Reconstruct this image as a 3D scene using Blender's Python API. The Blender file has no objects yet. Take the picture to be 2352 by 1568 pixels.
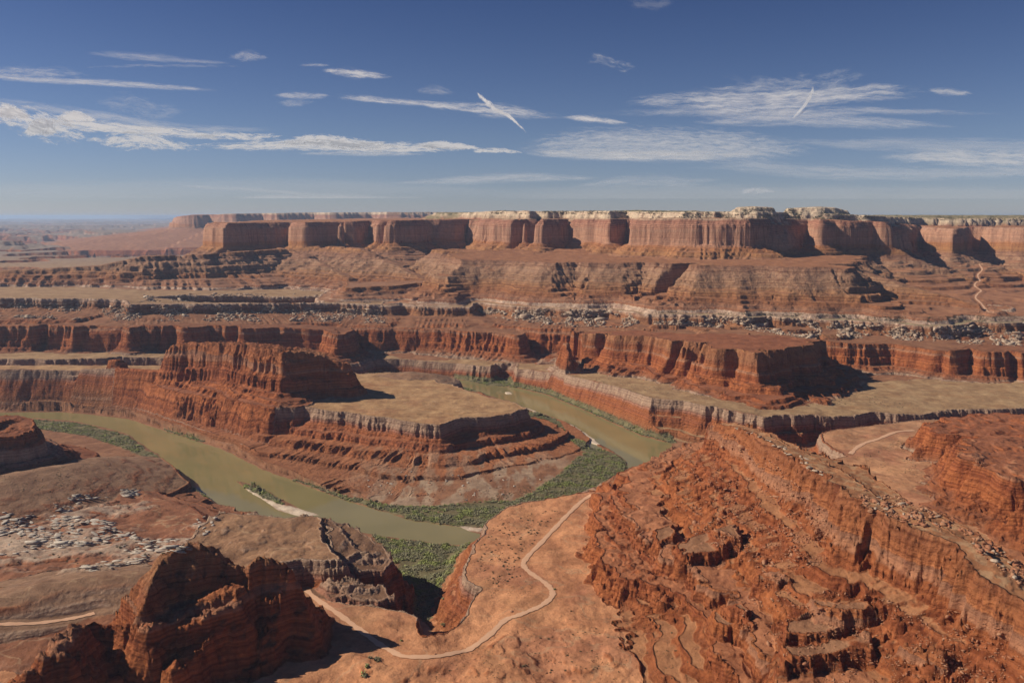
import bpy, math, random, time
import numpy as np
T0 = time.time()
sc = bpy.context.scene
# ---------------------------------------------------------------- camera, sky, sun, exposure
F_PX, CX, CY = 1897.0, 1176.0, 784.0          # focal length / centre in the pixel units of the notes (2352 x 1568)
PITCH = math.radians(8.6)
CAMZ = 600.0                                   # viewpoint 600 m above the river
cam_d = bpy.data.cameras.new("camera")
cam = bpy.data.objects.new("camera", cam_d)
sc.collection.objects.link(cam)
cam_d.sensor_width = 36.0
cam_d.lens = 36.0 * F_PX / 2352.0
cam_d.clip_start = 1.0
cam_d.clip_end = 400000.0
cam.location = (0, 0, CAMZ)
cam.rotation_euler = (math.radians(90) - PITCH, 0, 0)
sc.camera = cam
SUN_EL = math.radians(35.0)
SUN_AZ = math.radians(-84.0)                   # measured from +Y (view direction) clockwise; -90 = due left
sun_dir = (math.sin(SUN_AZ) * math.cos(SUN_EL), math.cos(SUN_AZ) * math.cos(SUN_EL), math.sin(SUN_EL))
world = bpy.data.worlds.new("World")
sc.world = world
world.use_nodes = True
wn = world.node_tree
wn.nodes.clear()
w_out = wn.nodes.new("ShaderNodeOutputWorld")
w_bg = wn.nodes.new("ShaderNodeBackground")
w_sky = wn.nodes.new("ShaderNodeTexSky")
w_sky.sky_type = 'NISHITA'
w_sky.sun_disc = False
w_sky.sun_elevation = SUN_EL
w_sky.sun_rotation = SUN_AZ
w_sky.altitude = 1800
w_sky.air_density = 1.0
w_sky.dust_density = 0.4
w_sky.ozone_density = 2.5
w_bg.inputs[1].default_value = 0.050
w_mul = wn.nodes.new("ShaderNodeMix"); w_mul.data_type = 'RGBA'; w_mul.blend_type = 'MULTIPLY'; w_mul.inputs[0].default_value = 1.0
w_mul.inputs[7].default_value = (0.98, 0.94, 1.08, 1)          # drier, bluer desert air than the standard sky
wn.links.new(w_sky.outputs[0], w_mul.inputs[6])
w_tc = wn.nodes.new("ShaderNodeTexCoord"); w_sp = wn.nodes.new("ShaderNodeSeparateXYZ"); wn.links.new(w_tc.outputs["Generated"], w_sp.inputs[0])
w_rp = wn.nodes.new("ShaderNodeValToRGB"); w_rp.color_ramp.elements[0].position = 0.0; w_rp.color_ramp.elements[0].color = (0.98, 1.03, 1.16, 1)
w_rp.color_ramp.elements[1].position = 0.30; w_rp.color_ramp.elements[1].color = (0.50, 0.60, 0.80, 1)
_e = w_rp.color_ramp.elements.new(0.09); _e.color = (0.93, 0.97, 1.04, 1)
wn.links.new(w_sp.outputs[2], w_rp.inputs[0])
w_m2 = wn.nodes.new("ShaderNodeMix"); w_m2.data_type = 'RGBA'; w_m2.blend_type = 'MULTIPLY'; w_m2.inputs[0].default_value = 1.0
wn.links.new(w_mul.outputs[2], w_m2.inputs[6]); wn.links.new(w_rp.outputs[0], w_m2.inputs[7])
wn.links.new(w_m2.outputs[2], w_bg.inputs[0])
wn.links.new(w_bg.outputs[0], w_out.inputs[0])
from mathutils import Vector
sl = bpy.data.lights.new("sun", 'SUN')
sl.energy = 5.0
sl.angle = math.radians(0.5)
sl.color = (1.0, 0.91, 0.77)
so = bpy.data.objects.new("sun", sl)
sc.collection.objects.link(so)
so.rotation_euler = Vector(sun_dir).to_track_quat('Z', 'Y').to_euler()
so.location = (-500, 0, 1500)
sc.view_settings.view_transform = 'Standard'
sc.view_settings.look = 'None'
sc.view_settings.exposure = 0.12
sc.view_settings.gamma = 1.0
sc.cycles.use_denoising = True
sc.cycles.max_bounces = 6
sc.cycles.volume_bounces = 1
sc.cycles.transparent_max_bounces = 16
random.seed(7)
rng = np.random.default_rng(11)
QL = 1.0                                       # mesh quality factor

# ---------------------------------------------------------------- noise helpers
def _hash(ix, iy, seed):
    h = (ix.astype(np.int64) * 374761393 + iy.astype(np.int64) * 668265263 + seed * 1442695041) & 0xffffffff
    h = ((h ^ (h >> 13)) * 1274126177) & 0xffffffff
    h = ((h ^ (h >> 15)) * 2246822519) & 0xffffffff
    return h ^ (h >> 16)
_ang = np.linspace(0, 2 * np.pi, 256, endpoint=False)
_gx, _gy = np.cos(_ang).astype(np.float32), np.sin(_ang).astype(np.float32)
def pn(x, y, seed=0):
    """gradient noise about -0.7..0.7"""
    fx, fy = np.floor(x), np.floor(y)
    ix, iy = fx.astype(np.int64), fy.astype(np.int64)
    dx, dy = (x - fx).astype(np.float32), (y - fy).astype(np.float32)
    u, v = dx * dx * dx * (dx * (dx * 6 - 15) + 10), dy * dy * dy * (dy * (dy * 6 - 15) + 10)
    def g(ox, oy):
        h = _hash(ix + ox, iy + oy, seed) & 255
        return _gx[h] * (dx - ox) + _gy[h] * (dy - oy)
    a = g(0, 0); b = g(1, 0); c = g(0, 1); d = g(1, 1)
    return (a + u * (b - a)) + v * ((c + u * (d - c)) - (a + u * (b - a)))
def fbm(x, y, L, octs=4, seed=0, gain=0.5):
    r = 0; a = 1.0
    for o in range(octs):
        r = r + a * pn(x / L + 13.7 * o, y / L - 7.1 * o, seed + o)
        L = L * 0.5; a *= gain
    return r
def ridged(x, y, L, octs=3, seed=0, gain=0.5):
    r = 0; a = 1.0; s = 0
    for o in range(octs):
        r = r + a * (1 - 2.2 * np.abs(pn(x / L + 3.1 * o, y / L + 9.2 * o, seed + o))); s += a
        L = L * 0.5; a *= gain
    return r / s
def sstep(a, b, x):
    t = np.clip((x - a) / (b - a), 0, 1)
    return t * t * (3 - 2 * t)

# ---------------------------------------------------------------- picture notes -> points in the land
cp, sp_ = math.cos(PITCH), math.sin(PITCH)
def P(px, py, z0, k=0.0):
    """point where the sight line through a note pixel meets the plane z = z0 - k*x"""
    rx, ry, rz = px - CX, F_PX * cp - (py - CY) * sp_, -F_PX * sp_ - (py - CY) * cp
    t = (z0 - CAMZ) / (rz + k * rx)
    return (t * rx, t * ry, CAMZ + t * rz)
def D(px, dist, z):
    dep = dist * cp + (CAMZ - z) * sp_
    return ((px - CX) / F_PX * dep, dist, z)
def PL(pts, z=None, k=0.0):
    out = []
    for p in pts:
        if len(p) == 3: out.append(P(p[0], p[1], p[2]))
        else: out.append(P(p[0], p[1], z, k))
    return out

# ---------------------------------------------------------------- polar grid
NA = int(1250 * QL)
az = np.linspace(math.radians(-38), math.radians(38), NA)
r1 = np.linspace(560, 3300, int(1350 * QL), endpoint=False)
r2 = np.linspace(3300, 5600, int(480 * QL), endpoint=False)
r3 = 5600 * np.exp(np.linspace(0, math.log(90000 / 5600), int(420 * QL)))
rr = np.concatenate([r1, r2, r3])
NR = len(rr)
X = (rr[:, None] * np.sin(az)[None, :])
Y = (rr[:, None] * np.cos(az)[None, :])
ST = 3
ri = np.unique(np.concatenate([np.arange(0, NR, ST), [NR - 1]]))
ci = np.unique(np.concatenate([np.arange(0, NA, ST), [NA - 1]]))
Xc, Yc = X[np.ix_(ri, ci)], Y[np.ix_(ri, ci)]
_rk = np.searchsorted(ri, np.arange(NR), side='right') - 1; _rk = np.minimum(_rk, len(ri) - 2)
_rt = ((np.arange(NR) - ri[_rk]) / (ri[_rk + 1] - ri[_rk]))
_ck = np.searchsorted(ci, np.arange(NA), side='right') - 1; _ck = np.minimum(_ck, len(ci) - 2)
_ct = ((np.arange(NA) - ci[_ck]) / (ci[_ck + 1] - ci[_ck]))
def up(A, r0, r1_):
    """bilinear upsample rows r0:r1_ of a coarse array"""
    a = int(np.searchsorted(ri, r0))
    k = _rk[r0:r1_] - a; t = _rt[r0:r1_][:, None]
    t = np.where((k > len(A) - 2)[:, None], 1.0, t); k = np.minimum(k, len(A) - 2)
    R = A[k] * (1 - t) + A[k + 1] * t
    return R[:, _ck] * (1 - _ct) + R[:, _ck + 1] * _ct

def poly_dist(verts, closed, rmin, rmax):
    """signed distance (negative inside), nearest point x/y, z of nearest edge point, side sign; coarse rows in range"""
    V = np.array(verts, dtype=np.float64)
    rows = np.where((rr[ri] >= rmin) & (rr[ri] <= rmax))[0]
    if len(rows) < 2: return None
    a, b = rows[0], rows[-1] + 1
    x, y = Xc[a:b], Yc[a:b]
    best = np.full(x.shape, 1e18); cx = np.zeros_like(x); cy = np.zeros_like(x); cz = np.zeros_like(x); side = np.ones_like(x)
    inside = np.zeros(x.shape, bool)
    n = len(V); m = n if closed else n - 1
    for i in range(m):
        p, q = V[i], V[(i + 1) % n]
        ex, ey = q[0] - p[0], q[1] - p[1]
        L2 = ex * ex + ey * ey + 1e-9
        t = np.clip(((x - p[0]) * ex + (y - p[1]) * ey) / L2, 0, 1)
        qx, qy = p[0] + t * ex, p[1] + t * ey
        dd = (x - qx) ** 2 + (y - qy) ** 2
        mk = dd < best
        best = np.where(mk, dd, best); cx = np.where(mk, qx, cx); cy = np.where(mk, qy, cy)
        cz = np.where(mk, p[2] + t * (q[2] - p[2]), cz)
        if closed:
            c = ((p[1] > y) != (q[1] > y)) & (x < (q[0] - p[0]) * (y - p[1]) / ((q[1] - p[1]) + 1e-12) + p[0])
            inside ^= c
        else:
            side = np.where(mk, np.sign(ex * (y - p[1]) - ey * (x - p[0])), side)
    d = np.sqrt(best)
    if closed:
        d = np.where(inside, -d, d)
        w = 0; zz = 0                       # smooth top height from the corner heights
        for v in V:
            q_ = 1.0 / ((x - v[0]) ** 2 + (y - v[1]) ** 2 + 400.0) ** 1.3
            w = w + q_; zz = zz + q_ * v[2]
        zz = zz / w
        bl = np.clip(-d / 120.0, 0, 1)
        zt = np.where(inside, cz * (1 - bl) + zz * bl, cz)
    else:
        zt = cz
    return a, b, d, cx, cy, zt, side

H = None
OWN = np.zeros((NR, NA), np.int16)
TERR = np.zeros((NR, NA), np.float32)
FEATS = []      # (name, label)
def full_rows(a, b):
    r0 = ri[a]; r1_ = ri[b - 1] + 1
    return r0, r1_
def rows_range(verts, reach):
    V = np.array(verts)
    ang = np.abs(np.arctan2(V[:, 0], V[:, 1]))
    rad = np.hypot(V[:, 0], V[:, 1])
    lo = min(rad.min(), np.min([_segmin(V[i], V[(i + 1) % len(V)]) for i in range(len(V))]))
    return lo - reach, rad.max() + reach
def _segmin(p, q):
    e = q[:2] - p[:2]; t = np.clip(-(p[:2] @ e) / (e @ e + 1e-9), 0, 1)
    return float(np.hypot(*(p[:2] + t * e)))

def feature(name, label, verts, prof, closed=True, big=(0, 100), flute=(0, 30), gully=0.0, gL=40.0, terr=0.5,
            seed=1, top=(0, 60), prof_r=None, grow=0.0, skip=None, notch=(0, 300)):
    """raise a landform: polygon or crest line with a fall-off profile [(distance, drop)...]"""
    global H
    reach = prof[-1][0] + big[0] + flute[0] + 60
    lo, hi = rows_range(verts, reach)
    res = poly_dist(verts, closed, lo, hi)
    if res is None: return
    a, b, d, cx, cy, zt, side = res
    r0, r1_ = full_rows(a, b)
    d = up(d, r0, r1_); cx = up(cx, r0, r1_); cy = up(cy, r0, r1_); zt = up(zt, r0, r1_)
    x, y = X[r0:r1_], Y[r0:r1_]
    near = d < reach
    idx = np.where(near.ravel())[0]
    if len(idx) == 0: return
    xs, ys, ds, cxs, cys, zs = [q.ravel()[idx] for q in (x, y, d, cx, cy, zt)]
    dn = ds - grow
    if big[0]: dn = dn + big[0] * fbm(xs, ys, big[1], 3, seed) * 1.4
    if notch[0]:                              # narrow side gullies biting back into the rim at irregular places
        nv = 1 - 2.4 * np.abs(pn(cxs / notch[1] + 7.3, cys / notch[1] - 2.9, seed + 71))
        nw = sstep(-0.3, 0.35, fbm(cxs, cys, notch[1] * 1.9, 2, seed + 75))
        dn = dn + notch[0] * sstep(0.72, 0.98, nv) * nw
    if flute[0]:
        fmod = 0.35 + 1.3 * sstep(-0.35, 0.4, fbm(xs, ys, flute[1] * 7, 2, seed + 33))
        fl = ridged(0.65 * cxs + 0.35 * xs, 0.65 * cys + 0.35 * ys, flute[1], 3, seed + 20, 0.6)
        dn = dn + flute[0] * fmod * (0.55 - fl)
    pr = np.array(prof, float)
    drop = np.interp(dn, pr[:, 0], pr[:, 1])
    if prof_r is not None:
        sd = up(side, r0, r1_).ravel()[idx]
        p2 = np.array(prof_r, float)
        drop2 = np.interp(dn, p2[:, 0], p2[:, 1])
        drop = np.where(sd > 0, drop, drop2)
    drop = np.where(dn > max(pr[-1, 0], 0), drop + (dn - pr[-1, 0]) * 2.5, drop)
    h = zs - drop
    if gully:
        gt = sstep(8, 90, dn) * (1 - 0.3 * sstep(300, 900, dn))
        g = ridged(cxs + 0.12 * xs, cys + 0.12 * ys, gL, 3, seed + 40, 0.55)
        h = h - gully * gt * (0.62 - g)
    if top[0]:
        h = h + np.where(dn < 0, np.minimum(-dn / 25.0, 1), 0) * top[0] * fbm(xs, ys, top[1], 4, seed + 60)
    if skip is not None: h = np.where(skip[r0:r1_].ravel()[idx], -1e9, h)
    Hs = H[r0:r1_].ravel(); O = OWN[r0:r1_].ravel(); Tt = TERR[r0:r1_].ravel()
    cur = Hs[idx]
    mk = h > cur
    wi = idx[mk]
    Hs[wi] = h[mk]; O[wi] = len(FEATS)
    Tt[wi] = (terr * sstep(4, 30, dn[mk])).astype(np.float32)
    H[r0:r1_] = Hs.reshape(x.shape); OWN[r0:r1_] = O.reshape(x.shape); TERR[r0:r1_] = Tt.reshape(x.shape)
    FEATS.append((name, label))

def field_dist(verts, reach=400, closed=True):
    lo, hi = rows_range(verts, reach)
    res = poly_dist(verts, closed, lo, hi)
    out = np.full((NR, NA), 1e4)
    if res is None: return out
    a, b, d = res[:3]
    r0, r1_ = full_rows(a, b)
    out[r0:r1_] = up(d, r0, r1_)
    return out
def hsample(x, y, A=None):
    A = H if A is None else A
    a = np.arctan2(x, y); r = np.hypot(x, y)
    fi = np.interp(r, rr, np.arange(NR)); fj = np.interp(a, az, np.arange(NA))
    i = np.minimum(fi.astype(int), NR - 2); j = np.minimum(fj.astype(int), NA - 2)
    u = fi - i; v = fj - j
    return (A[i, j] * (1 - u) + A[i + 1, j] * u) * (1 - v) + (A[i, j + 1] * (1 - u) + A[i + 1, j + 1] * u) * v
def raycast(px, py):
    """where the line of sight meets the land"""
    rx, ry, rz = px - CX, F_PX * cp - (py - CY) * sp_, -F_PX * sp_ - (py - CY) * cp
    a = math.atan2(rx, ry); fj = np.interp(a, az, np.arange(NA)); j = min(int(fj), NA - 2); v = fj - j
    col = H[:, j] * (1 - v) + H[:, j + 1] * v
    line = CAMZ + rz / math.hypot(rx, ry) * rr
    k = np.where(line < col)[0]
    if len(k) == 0 or k[0] == 0: return None
    k = k[0]
    f0, f1 = line[k - 1] - col[k - 1], line[k] - col[k]
    t = f0 / (f0 - f1 + 1e-9)
    r = rr[k - 1] + t * (rr[k] - rr[k - 1])
    return (r * math.sin(a), r * math.cos(a), float(col[k - 1] + t * (col[k] - col[k - 1])), k, j)

def RC(pts, lift):
    out = []
    for p in pts:
        h = raycast(*p); out.append((h[0], h[1], h[2] + lift))
    return out
# ---------------------------------------------------------------- river channel
river_px = [(-500, 938), (0, 947), (134, 946), (214, 952), (301, 963), (378, 989), (451, 1012), (518, 1034), (602, 1077),
            (702, 1114), (786, 1146), (896, 1179), (953, 1196), (1020, 1204), (1110, 1216), (1180, 1200), (1260, 1168), (1340, 1138), (1400, 1108),
            (1441, 1076), (1438, 1057), (1411, 1038), (1376, 1019), (1346, 995), (1319, 979), (1294, 968), (1267, 957), (1207, 937), (1150, 918),
            (1090, 897), (1050, 884), (1000, 877), (920, 870), (880, 868), (880, 862), (920, 862), (1000, 867), (1040, 869), (1070, 874),
            (1120, 885), (1187, 890), (1254, 906), (1338, 940), (1405, 970), (1471, 1000), (1540, 1018), (1565, 1045), (1555, 1085),
            (1480, 1122), (1400, 1150), (1300, 1182), (1200, 1215), (1130, 1245), (1087, 1256), (1000, 1246), (880, 1231), (800, 1215), (720, 1200), (600, 1185), (535, 1171),
            (502, 1160), (445, 1119), (411, 1088), (374, 1052), (334, 1025), (294, 997), (234, 980), (167, 966), (80, 960), (0, 958), (-500, 955)]
RIVER = PL(river_px, 0)
island = PL([(545, 1105), (600, 1120), (650, 1148), (690, 1168), (735, 1182), (690, 1186), (640, 1172), (600, 1145), (560, 1120)], 0)
spit = PL([(1100, 1212), (1050, 1208), (1080, 1220), (1105, 1226), (1140, 1222)], 0)
isle2 = PL([(1158, 901), (1172, 901), (1178, 905), (1162, 905)], 0)
dR = field_dist(RIVER, 900)
dI = np.minimum(field_dist(island, 500), field_dist(isle2, 500))
dI = np.minimum(dI, field_dist(spit, 500))
bn = fbm(X, Y, 45, 3, 900) * 7
DW = np.maximum(dR + bn * 0.6, -(dI + bn * 0.3))      # >0 on land
far_t = sstep(2600, 3600, Y)
H = np.where(DW < 0, np.maximum(-4.0, DW * 0.4), np.minimum(DW * 0.22, 2.2) + np.clip(DW - 20, 0, 300) * 0.035)
H = H + np.where(DW > 4, fbm(X, Y, 60, 4, 901) * 1.6, 0)
H = np.where(DW > 1, np.maximum(H, 0.5), H)
FEATS.append(("canyon_floor", "river terrace floor along the canyon bottom"))
K = 0.023
ZA = 89.0
# -- left land sloping to the river
feature("slope", "rolling red and grey slope left of the river", PL([(455, 1205, 62), (420, 1175, 58), (330, 1130, 46), (240, 1095, 36), (150, 1080, 26), (60, 1070, 24), (-600, 1065, 50),
        (-600, 1500, 90), (480, 1500, 88), (500, 1300, 85)]), [(0, 0), (40, 8), (80, 20), (100, 26), (130, 42), (150, 60), (160, 80)],
        big=(22, 130), flute=(10, 45), gully=5, gL=30, terr=1.0, seed=3, top=(7, 70))
# -- gooseneck bench
near_side = field_dist(PL([(-500, 957), (0, 957), (80, 959), (167, 965), (234, 979), (294, 996), (334, 1024), (374, 1051), (411, 1087), (445, 1118), (502, 1159), (535, 1170), (600, 1184), (720, 1199), (800, 1214), (880, 1230), (1000, 1245), (1087, 1255), (1087, 1900), (-900, 1900)], 0), 60) < 0
goose = PL([(-600, 858), (0, 852), (90, 851), (180, 851), (240, 856), (370, 868), (470, 881), (570, 896), (640, 916), (668, 929), (700, 936), (800, 948),
            (900, 962), (960, 972), (1010, 975), (1050, 962), (1130, 956), (1180, 948), (1210, 937), (1185, 925), (1130, 912), (1065, 896),
            (1040, 882), (1005, 877), (985, 862), (940, 855), (880, 855), (830, 858), (780, 850), (600, 842), (360, 838), (170, 838), (-600, 838)], ZA, K)
feature("gooseneck_bench", "tan topped bench inside the river bend with a grey rim and red slopes", goose,
        [(-1, 0), (2, 14), (6, 17), (9, 32), (26, 40), (50, 48), (55, 57), (110, 64), (116, 72), (170, 77), (176, 84), (300, 93), (460, 103)],
        big=(10, 90), flute=(8, 26), gully=10, gL=30, terr=1.0, seed=5, top=(3.0, 90), skip=near_side)
feature("hill", "low smooth tan dome at the back of the bench inside the bend", PL([(860, 862, 100), (900, 857, 106), (945, 853, 112), (985, 857, 106)]), [(0, 0), (20, 3), (45, 10), (80, 20), (100, 30)], closed=False, big=(5, 60), terr=0.0, seed=91, top=(0, 60))
# -- far and right bank bench
bankA = PL([(-900, 828, 125), (0, 824, 118), (100, 826, 116), (220, 823, 114), (260, 819, 113), (391, 822, 108), (500, 820, 102), (600, 823, 92), (700, 822, 80), (786, 825, 66), (840, 826, 62), (850, 818, 61), (870, 826, 60), (893, 827, 60),
            (960, 831, 56), (1040, 837, 52), (1127, 842, 56), (1140, 834, 56), (1182, 834, 58), (1187, 848, 59), (1221, 851, 66), (1288, 864, 78), (1355, 882, 88), (1421, 894, 95),
            (1488, 915, 97), (1572, 921, 95), (1666, 940, 93), (1750, 958, 90), (1790, 953, 88), (1833, 954, 86), (1870, 951, 82), (1900, 957, 78), (1963, 955, 75), (2000, 944, 72),
            (2050, 950, 68), (2114, 951, 65), (2200, 940, 62), (3000, 930, 60)]) + [D(3400, 7000, 40), D(-1400, 7000, 120)]
feature("canyon_bench", "banded red and cream cliff with a flat tan bench along the far bank", bankA,
        [(-1, 0), (2, 14), (5, 17), (9, 40), (20, 44), (26, 62), (40, 68), (60, 84), (90, 96), (120, 110)],
        big=(11, 80), flute=(11, 24), gully=4, gL=26, terr=0.9, seed=7, top=(2.5, 100))
# -- near bench carrying the road
bankN = PL([(1385, 1122), (1321, 1133), (1260, 1142), (1207, 1152), (1164, 1163), (1147, 1171), (1120, 1193), (1110, 1223), (1087, 1253), (1077, 1276), (1060, 1306),
            (1068, 1330), (1100, 1352), (1082, 1385), (1070, 1412), (1020, 1455), (973, 1466), (958, 1442), (963, 1424), (946, 1411),
            (910, 1403), (870, 1391), (786, 1383), (740, 1372), (690, 1352), (600, 1345), (300, 1345), (-700, 1350), (-900, 1900), (1176, 3200), (3600, 1900),
            (3200, 960), (2114, 963), (2000, 976), (1900, 988), (1884, 995), (1890, 1015), (1943, 1047), (1850, 1068), (1700, 1082), (1600, 1090), (1480, 1105)], 80, 0.012)
feature("road_bench", "smooth orange bench crossed by the dirt road", bankN,
        [(-1, 0), (2, 12), (5, 15), (8, 34), (24, 42), (40, 60), (80, 80), (100, 90)],
        big=(4, 60), flute=(5, 20), gully=4, gL=24, terr=0.5, seed=9, top=(5.0, 80))
# -- butte on the gooseneck
feature("butte", "dark red fluted butte standing on the bench inside the river bend",
        [D(388, 2455, 212), D(437, 2440, 219), D(480, 2412, 222), D(532, 2375, 229), D(600, 2290, 233), D(652, 2225, 232), D(700, 2262, 222), D(760, 2280, 206), D(800, 2270, 190), D(812, 2300, 186),
         D(765, 2370, 198), D(722, 2400, 208), D(652, 2400, 222), D(532, 2425, 229), D(437, 2470, 219), D(388, 2480, 212)],
        [(-2, 0), (4, 22), (9, 26), (16, 60), (26, 66), (34, 96), (60, 110), (110, 128)], big=(8, 60), flute=(13, 26), gully=3, terr=0.9, seed=11, top=(5, 40))
feature("butte", "low dark red shoulder at the left end of the central butte",
        [D(372, 2478, 165), D(400, 2455, 168), D(402, 2500, 168), D(372, 2505, 160)],
        [(0, 0), (6, 30), (12, 36), (20, 60), (40, 80)], big=(3, 30), flute=(6, 18), terr=0.5, seed=12)
feature("butte", "small jagged red knob on the neck left of the central butte",
        [D(248, 2530, 158), D(275, 2525, 163), D(292, 2530, 148), D(290, 2550, 148), D(250, 2550, 155)],
        [(0, 0), (4, 20), (8, 26), (14, 46), (30, 60)], big=(3, 24), flute=(6, 16), terr=0.4, seed=13)
feature("ridge", "red fluted neck wall between the knob and the central butte",
        [D(190, 2540, 128), D(240, 2520, 136), D(300, 2490, 140), D(372, 2460, 142)],
        [(0, 0), (14, 3), (20, 30), (40, 50)], closed=False, big=(3, 24), flute=(6, 18), terr=0.4, seed=14)
# -- left dark butte and mounds
feature("butte", "shadowed dark butte at the left edge above the river", PL([(-500, 968, 168), (-60, 962, 165), (0, 955, 160), (50, 952, 158), (72, 962, 152), (80, 985, 145), (50, 1000, 140), (-100, 1010, 145), (-500, 1015, 150)]),
        [(0, 0), (4, 18), (12, 24), (18, 52), (40, 62), (80, 88), (130, 105)], big=(6, 40), flute=(8, 24), gully=3, terr=0.7, seed=15, top=(5, 30))
feature("hill", "grey tan mound below the shadowed butte", PL([(-300, 1135, 90), (0, 1100, 92), (90, 1080, 90), (160, 1066, 84), (190, 1060, 78)]), [(0, 0), (30, 3), (80, 14), (140, 30), (220, 52)],
        closed=False, big=(8, 60), terr=0.15, seed=16)
feature("hill", "long smooth brown mound above the left road", PL([(-300, 1410, 120), (0, 1372, 112), (100, 1342, 112), (200, 1325, 110), (300, 1318, 108), (400, 1320, 100)]), [(0, 0), (20, 3), (60, 16), (100, 28), (140, 36)],
        closed=False, big=(5, 50), terr=0.1, seed=17)
feature("knob", "smooth tan knob with a curved grey rim beside the river", PL([(462, 1205), (505, 1176), (602, 1181), (652, 1188), (719, 1182), (742, 1190), (738, 1212), (742, 1240), (772, 1268), (790, 1284),
        (740, 1288), (690, 1284), (640, 1296), (560, 1315), (440, 1310), (395, 1285), (440, 1230)], 112),
        [(-1, 0), (2, 8), (6, 10), (9, 26), (20, 30), (24, 44), (60, 70), (110, 112)], big=(4, 40), flute=(6, 20), gully=3, terr=0.8, seed=19, top=(7, 60))
feature("promontory", "dark shadowed promontory dropping to the green river flat", PL([(745, 1190, 108), (800, 1200, 102), (850, 1232, 96), (893, 1262, 92), (905, 1290, 84), (880, 1310, 80), (830, 1310, 84), (780, 1296, 90), (755, 1250, 104)]),
        [(-1, 0), (3, 20), (8, 24), (14, 50), (28, 60), (40, 84), (60, 100)], big=(6, 30), flute=(8, 18), gully=3, terr=1.0, seed=21, top=(5, 30))
feature("promontory", "lower shadowed ledge under the promontory", PL([(700, 1330, 92), (790, 1335, 90), (880, 1345, 84), (900, 1372, 80), (860, 1380, 80), (760, 1370, 82)]),
        [(-1, 0), (3, 12), (8, 18), (14, 40), (28, 60), (50, 84)], big=(6, 30), flute=(7, 18), terr=0.7, seed=22, top=(8, 24))
# -- red fin in the left foreground
feature("rock_fin", "big dark red rock fin in the left foreground", PL([(150, 1450, 150), (200, 1436, 146), (255, 1432, 146), (305, 1425, 156), (332, 1385, 172), (350, 1335, 188), (368, 1290, 199), (400, 1262, 206), (440, 1252, 208), (478, 1256, 204), (512, 1290, 188), (560, 1306, 178),
        (605, 1283, 188), (655, 1292, 182), (682, 1335, 158), (715, 1375, 128), (760, 1405, 95)]),
        [(0, 0), (5, 5), (12, 12), (34, 40), (60, 66), (85, 92), (110, 112)], prof_r=[(0, 0), (4, 9), (12, 26), (45, 66), (80, 96), (120, 122), (150, 135)],
        closed=False, big=(10, 75), flute=(11, 30), gully=8, gL=30, terr=0.8, seed=23)
feature("rock_fin", "red rock spur with a lit left face at the bottom left", PL([(190, 1440, 152), (165, 1445, 158), (130, 1478, 158), (80, 1530, 150), (20, 1590, 146), (-60, 1680, 140)]),
        [(0, 0), (6, 6), (20, 32), (60, 66), (90, 80)], prof_r=[(0, 0), (6, 8), (20, 34), (60, 62), (100, 84)], closed=False, big=(10, 40), flute=(9, 24), gully=6, gL=24, terr=0.3, seed=24)
feature("rock_fin", "tilted slickrock slab catching light on the shadowed fin", RC([(540, 1372), (470, 1404), (400, 1444), (345, 1466)], 16),
        [(0, 0), (11, 2), (16, 18), (30, 44)], closed=False, big=(3, 24), flute=(3, 16), terr=0.2, seed=25)
feature("rock_fin", "rounded slickrock slab low on the shadowed fin", RC([(500, 1452), (470, 1492), (430, 1535), (402, 1562)], 18),
        [(0, 0), (12, 3), (17, 20), (26, 46)], closed=False, big=(3, 20), flute=(3, 14), terr=0.2, seed=26)
feature("rock_fin", "narrow slickrock rib between the slabs of the fin", RC([(545, 1404), (480, 1434), (425, 1454)], 12),
        [(0, 0), (7, 2), (11, 16), (24, 38)], closed=False, big=(2, 20), flute=(3, 14), terr=0.2, seed=27)
# -- right foreground ridge: lower knobbly tier, upper wall
feature("ledge_tier", "knobbly red lower tier of the right foreground ridge", PL([(1424, 1086, 106), (1438, 1130, 118), (1446, 1190, 124), (1470, 1240, 128), (1530, 1275, 130), (1600, 1300, 132), (1650, 1345, 134), (1700, 1400, 136), (1740, 1470, 137), (1775, 1568, 138), (1850, 2000, 138), (3300, 1900, 138), (2700, 1400, 138), (2300, 1250, 138), (2000, 1150, 138), (1760, 1050, 138), (1620, 1015, 138), (1500, 1052, 122)]),
        [(-2, 0), (3, 12), (8, 15), (13, 30), (24, 36), (30, 50), (42, 56), (48, 68)], big=(24, 70), flute=(20, 30), gully=7, gL=26, terr=1.0, seed=31, top=(9, 60))
feature("buttress", "knobbly red buttress at the left foot of the right foreground ridge", PL([(1395, 1105, 100), (1372, 1150, 104), (1366, 1210, 106), (1385, 1290, 108), (1425, 1325, 110), (1500, 1345, 112), (1560, 1375, 114), (1630, 1430, 116), (1660, 1500, 118), (1690, 1600, 118), (1900, 1700, 120), (1800, 1450, 120), (1600, 1280, 120), (1470, 1180, 120)]),
        [(-2, 0), (2, 8), (6, 10), (10, 20), (18, 25), (30, 34)], big=(16, 50), flute=(13, 22), gully=4, gL=20, terr=1.0, seed=32, top=(10, 40))
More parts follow.
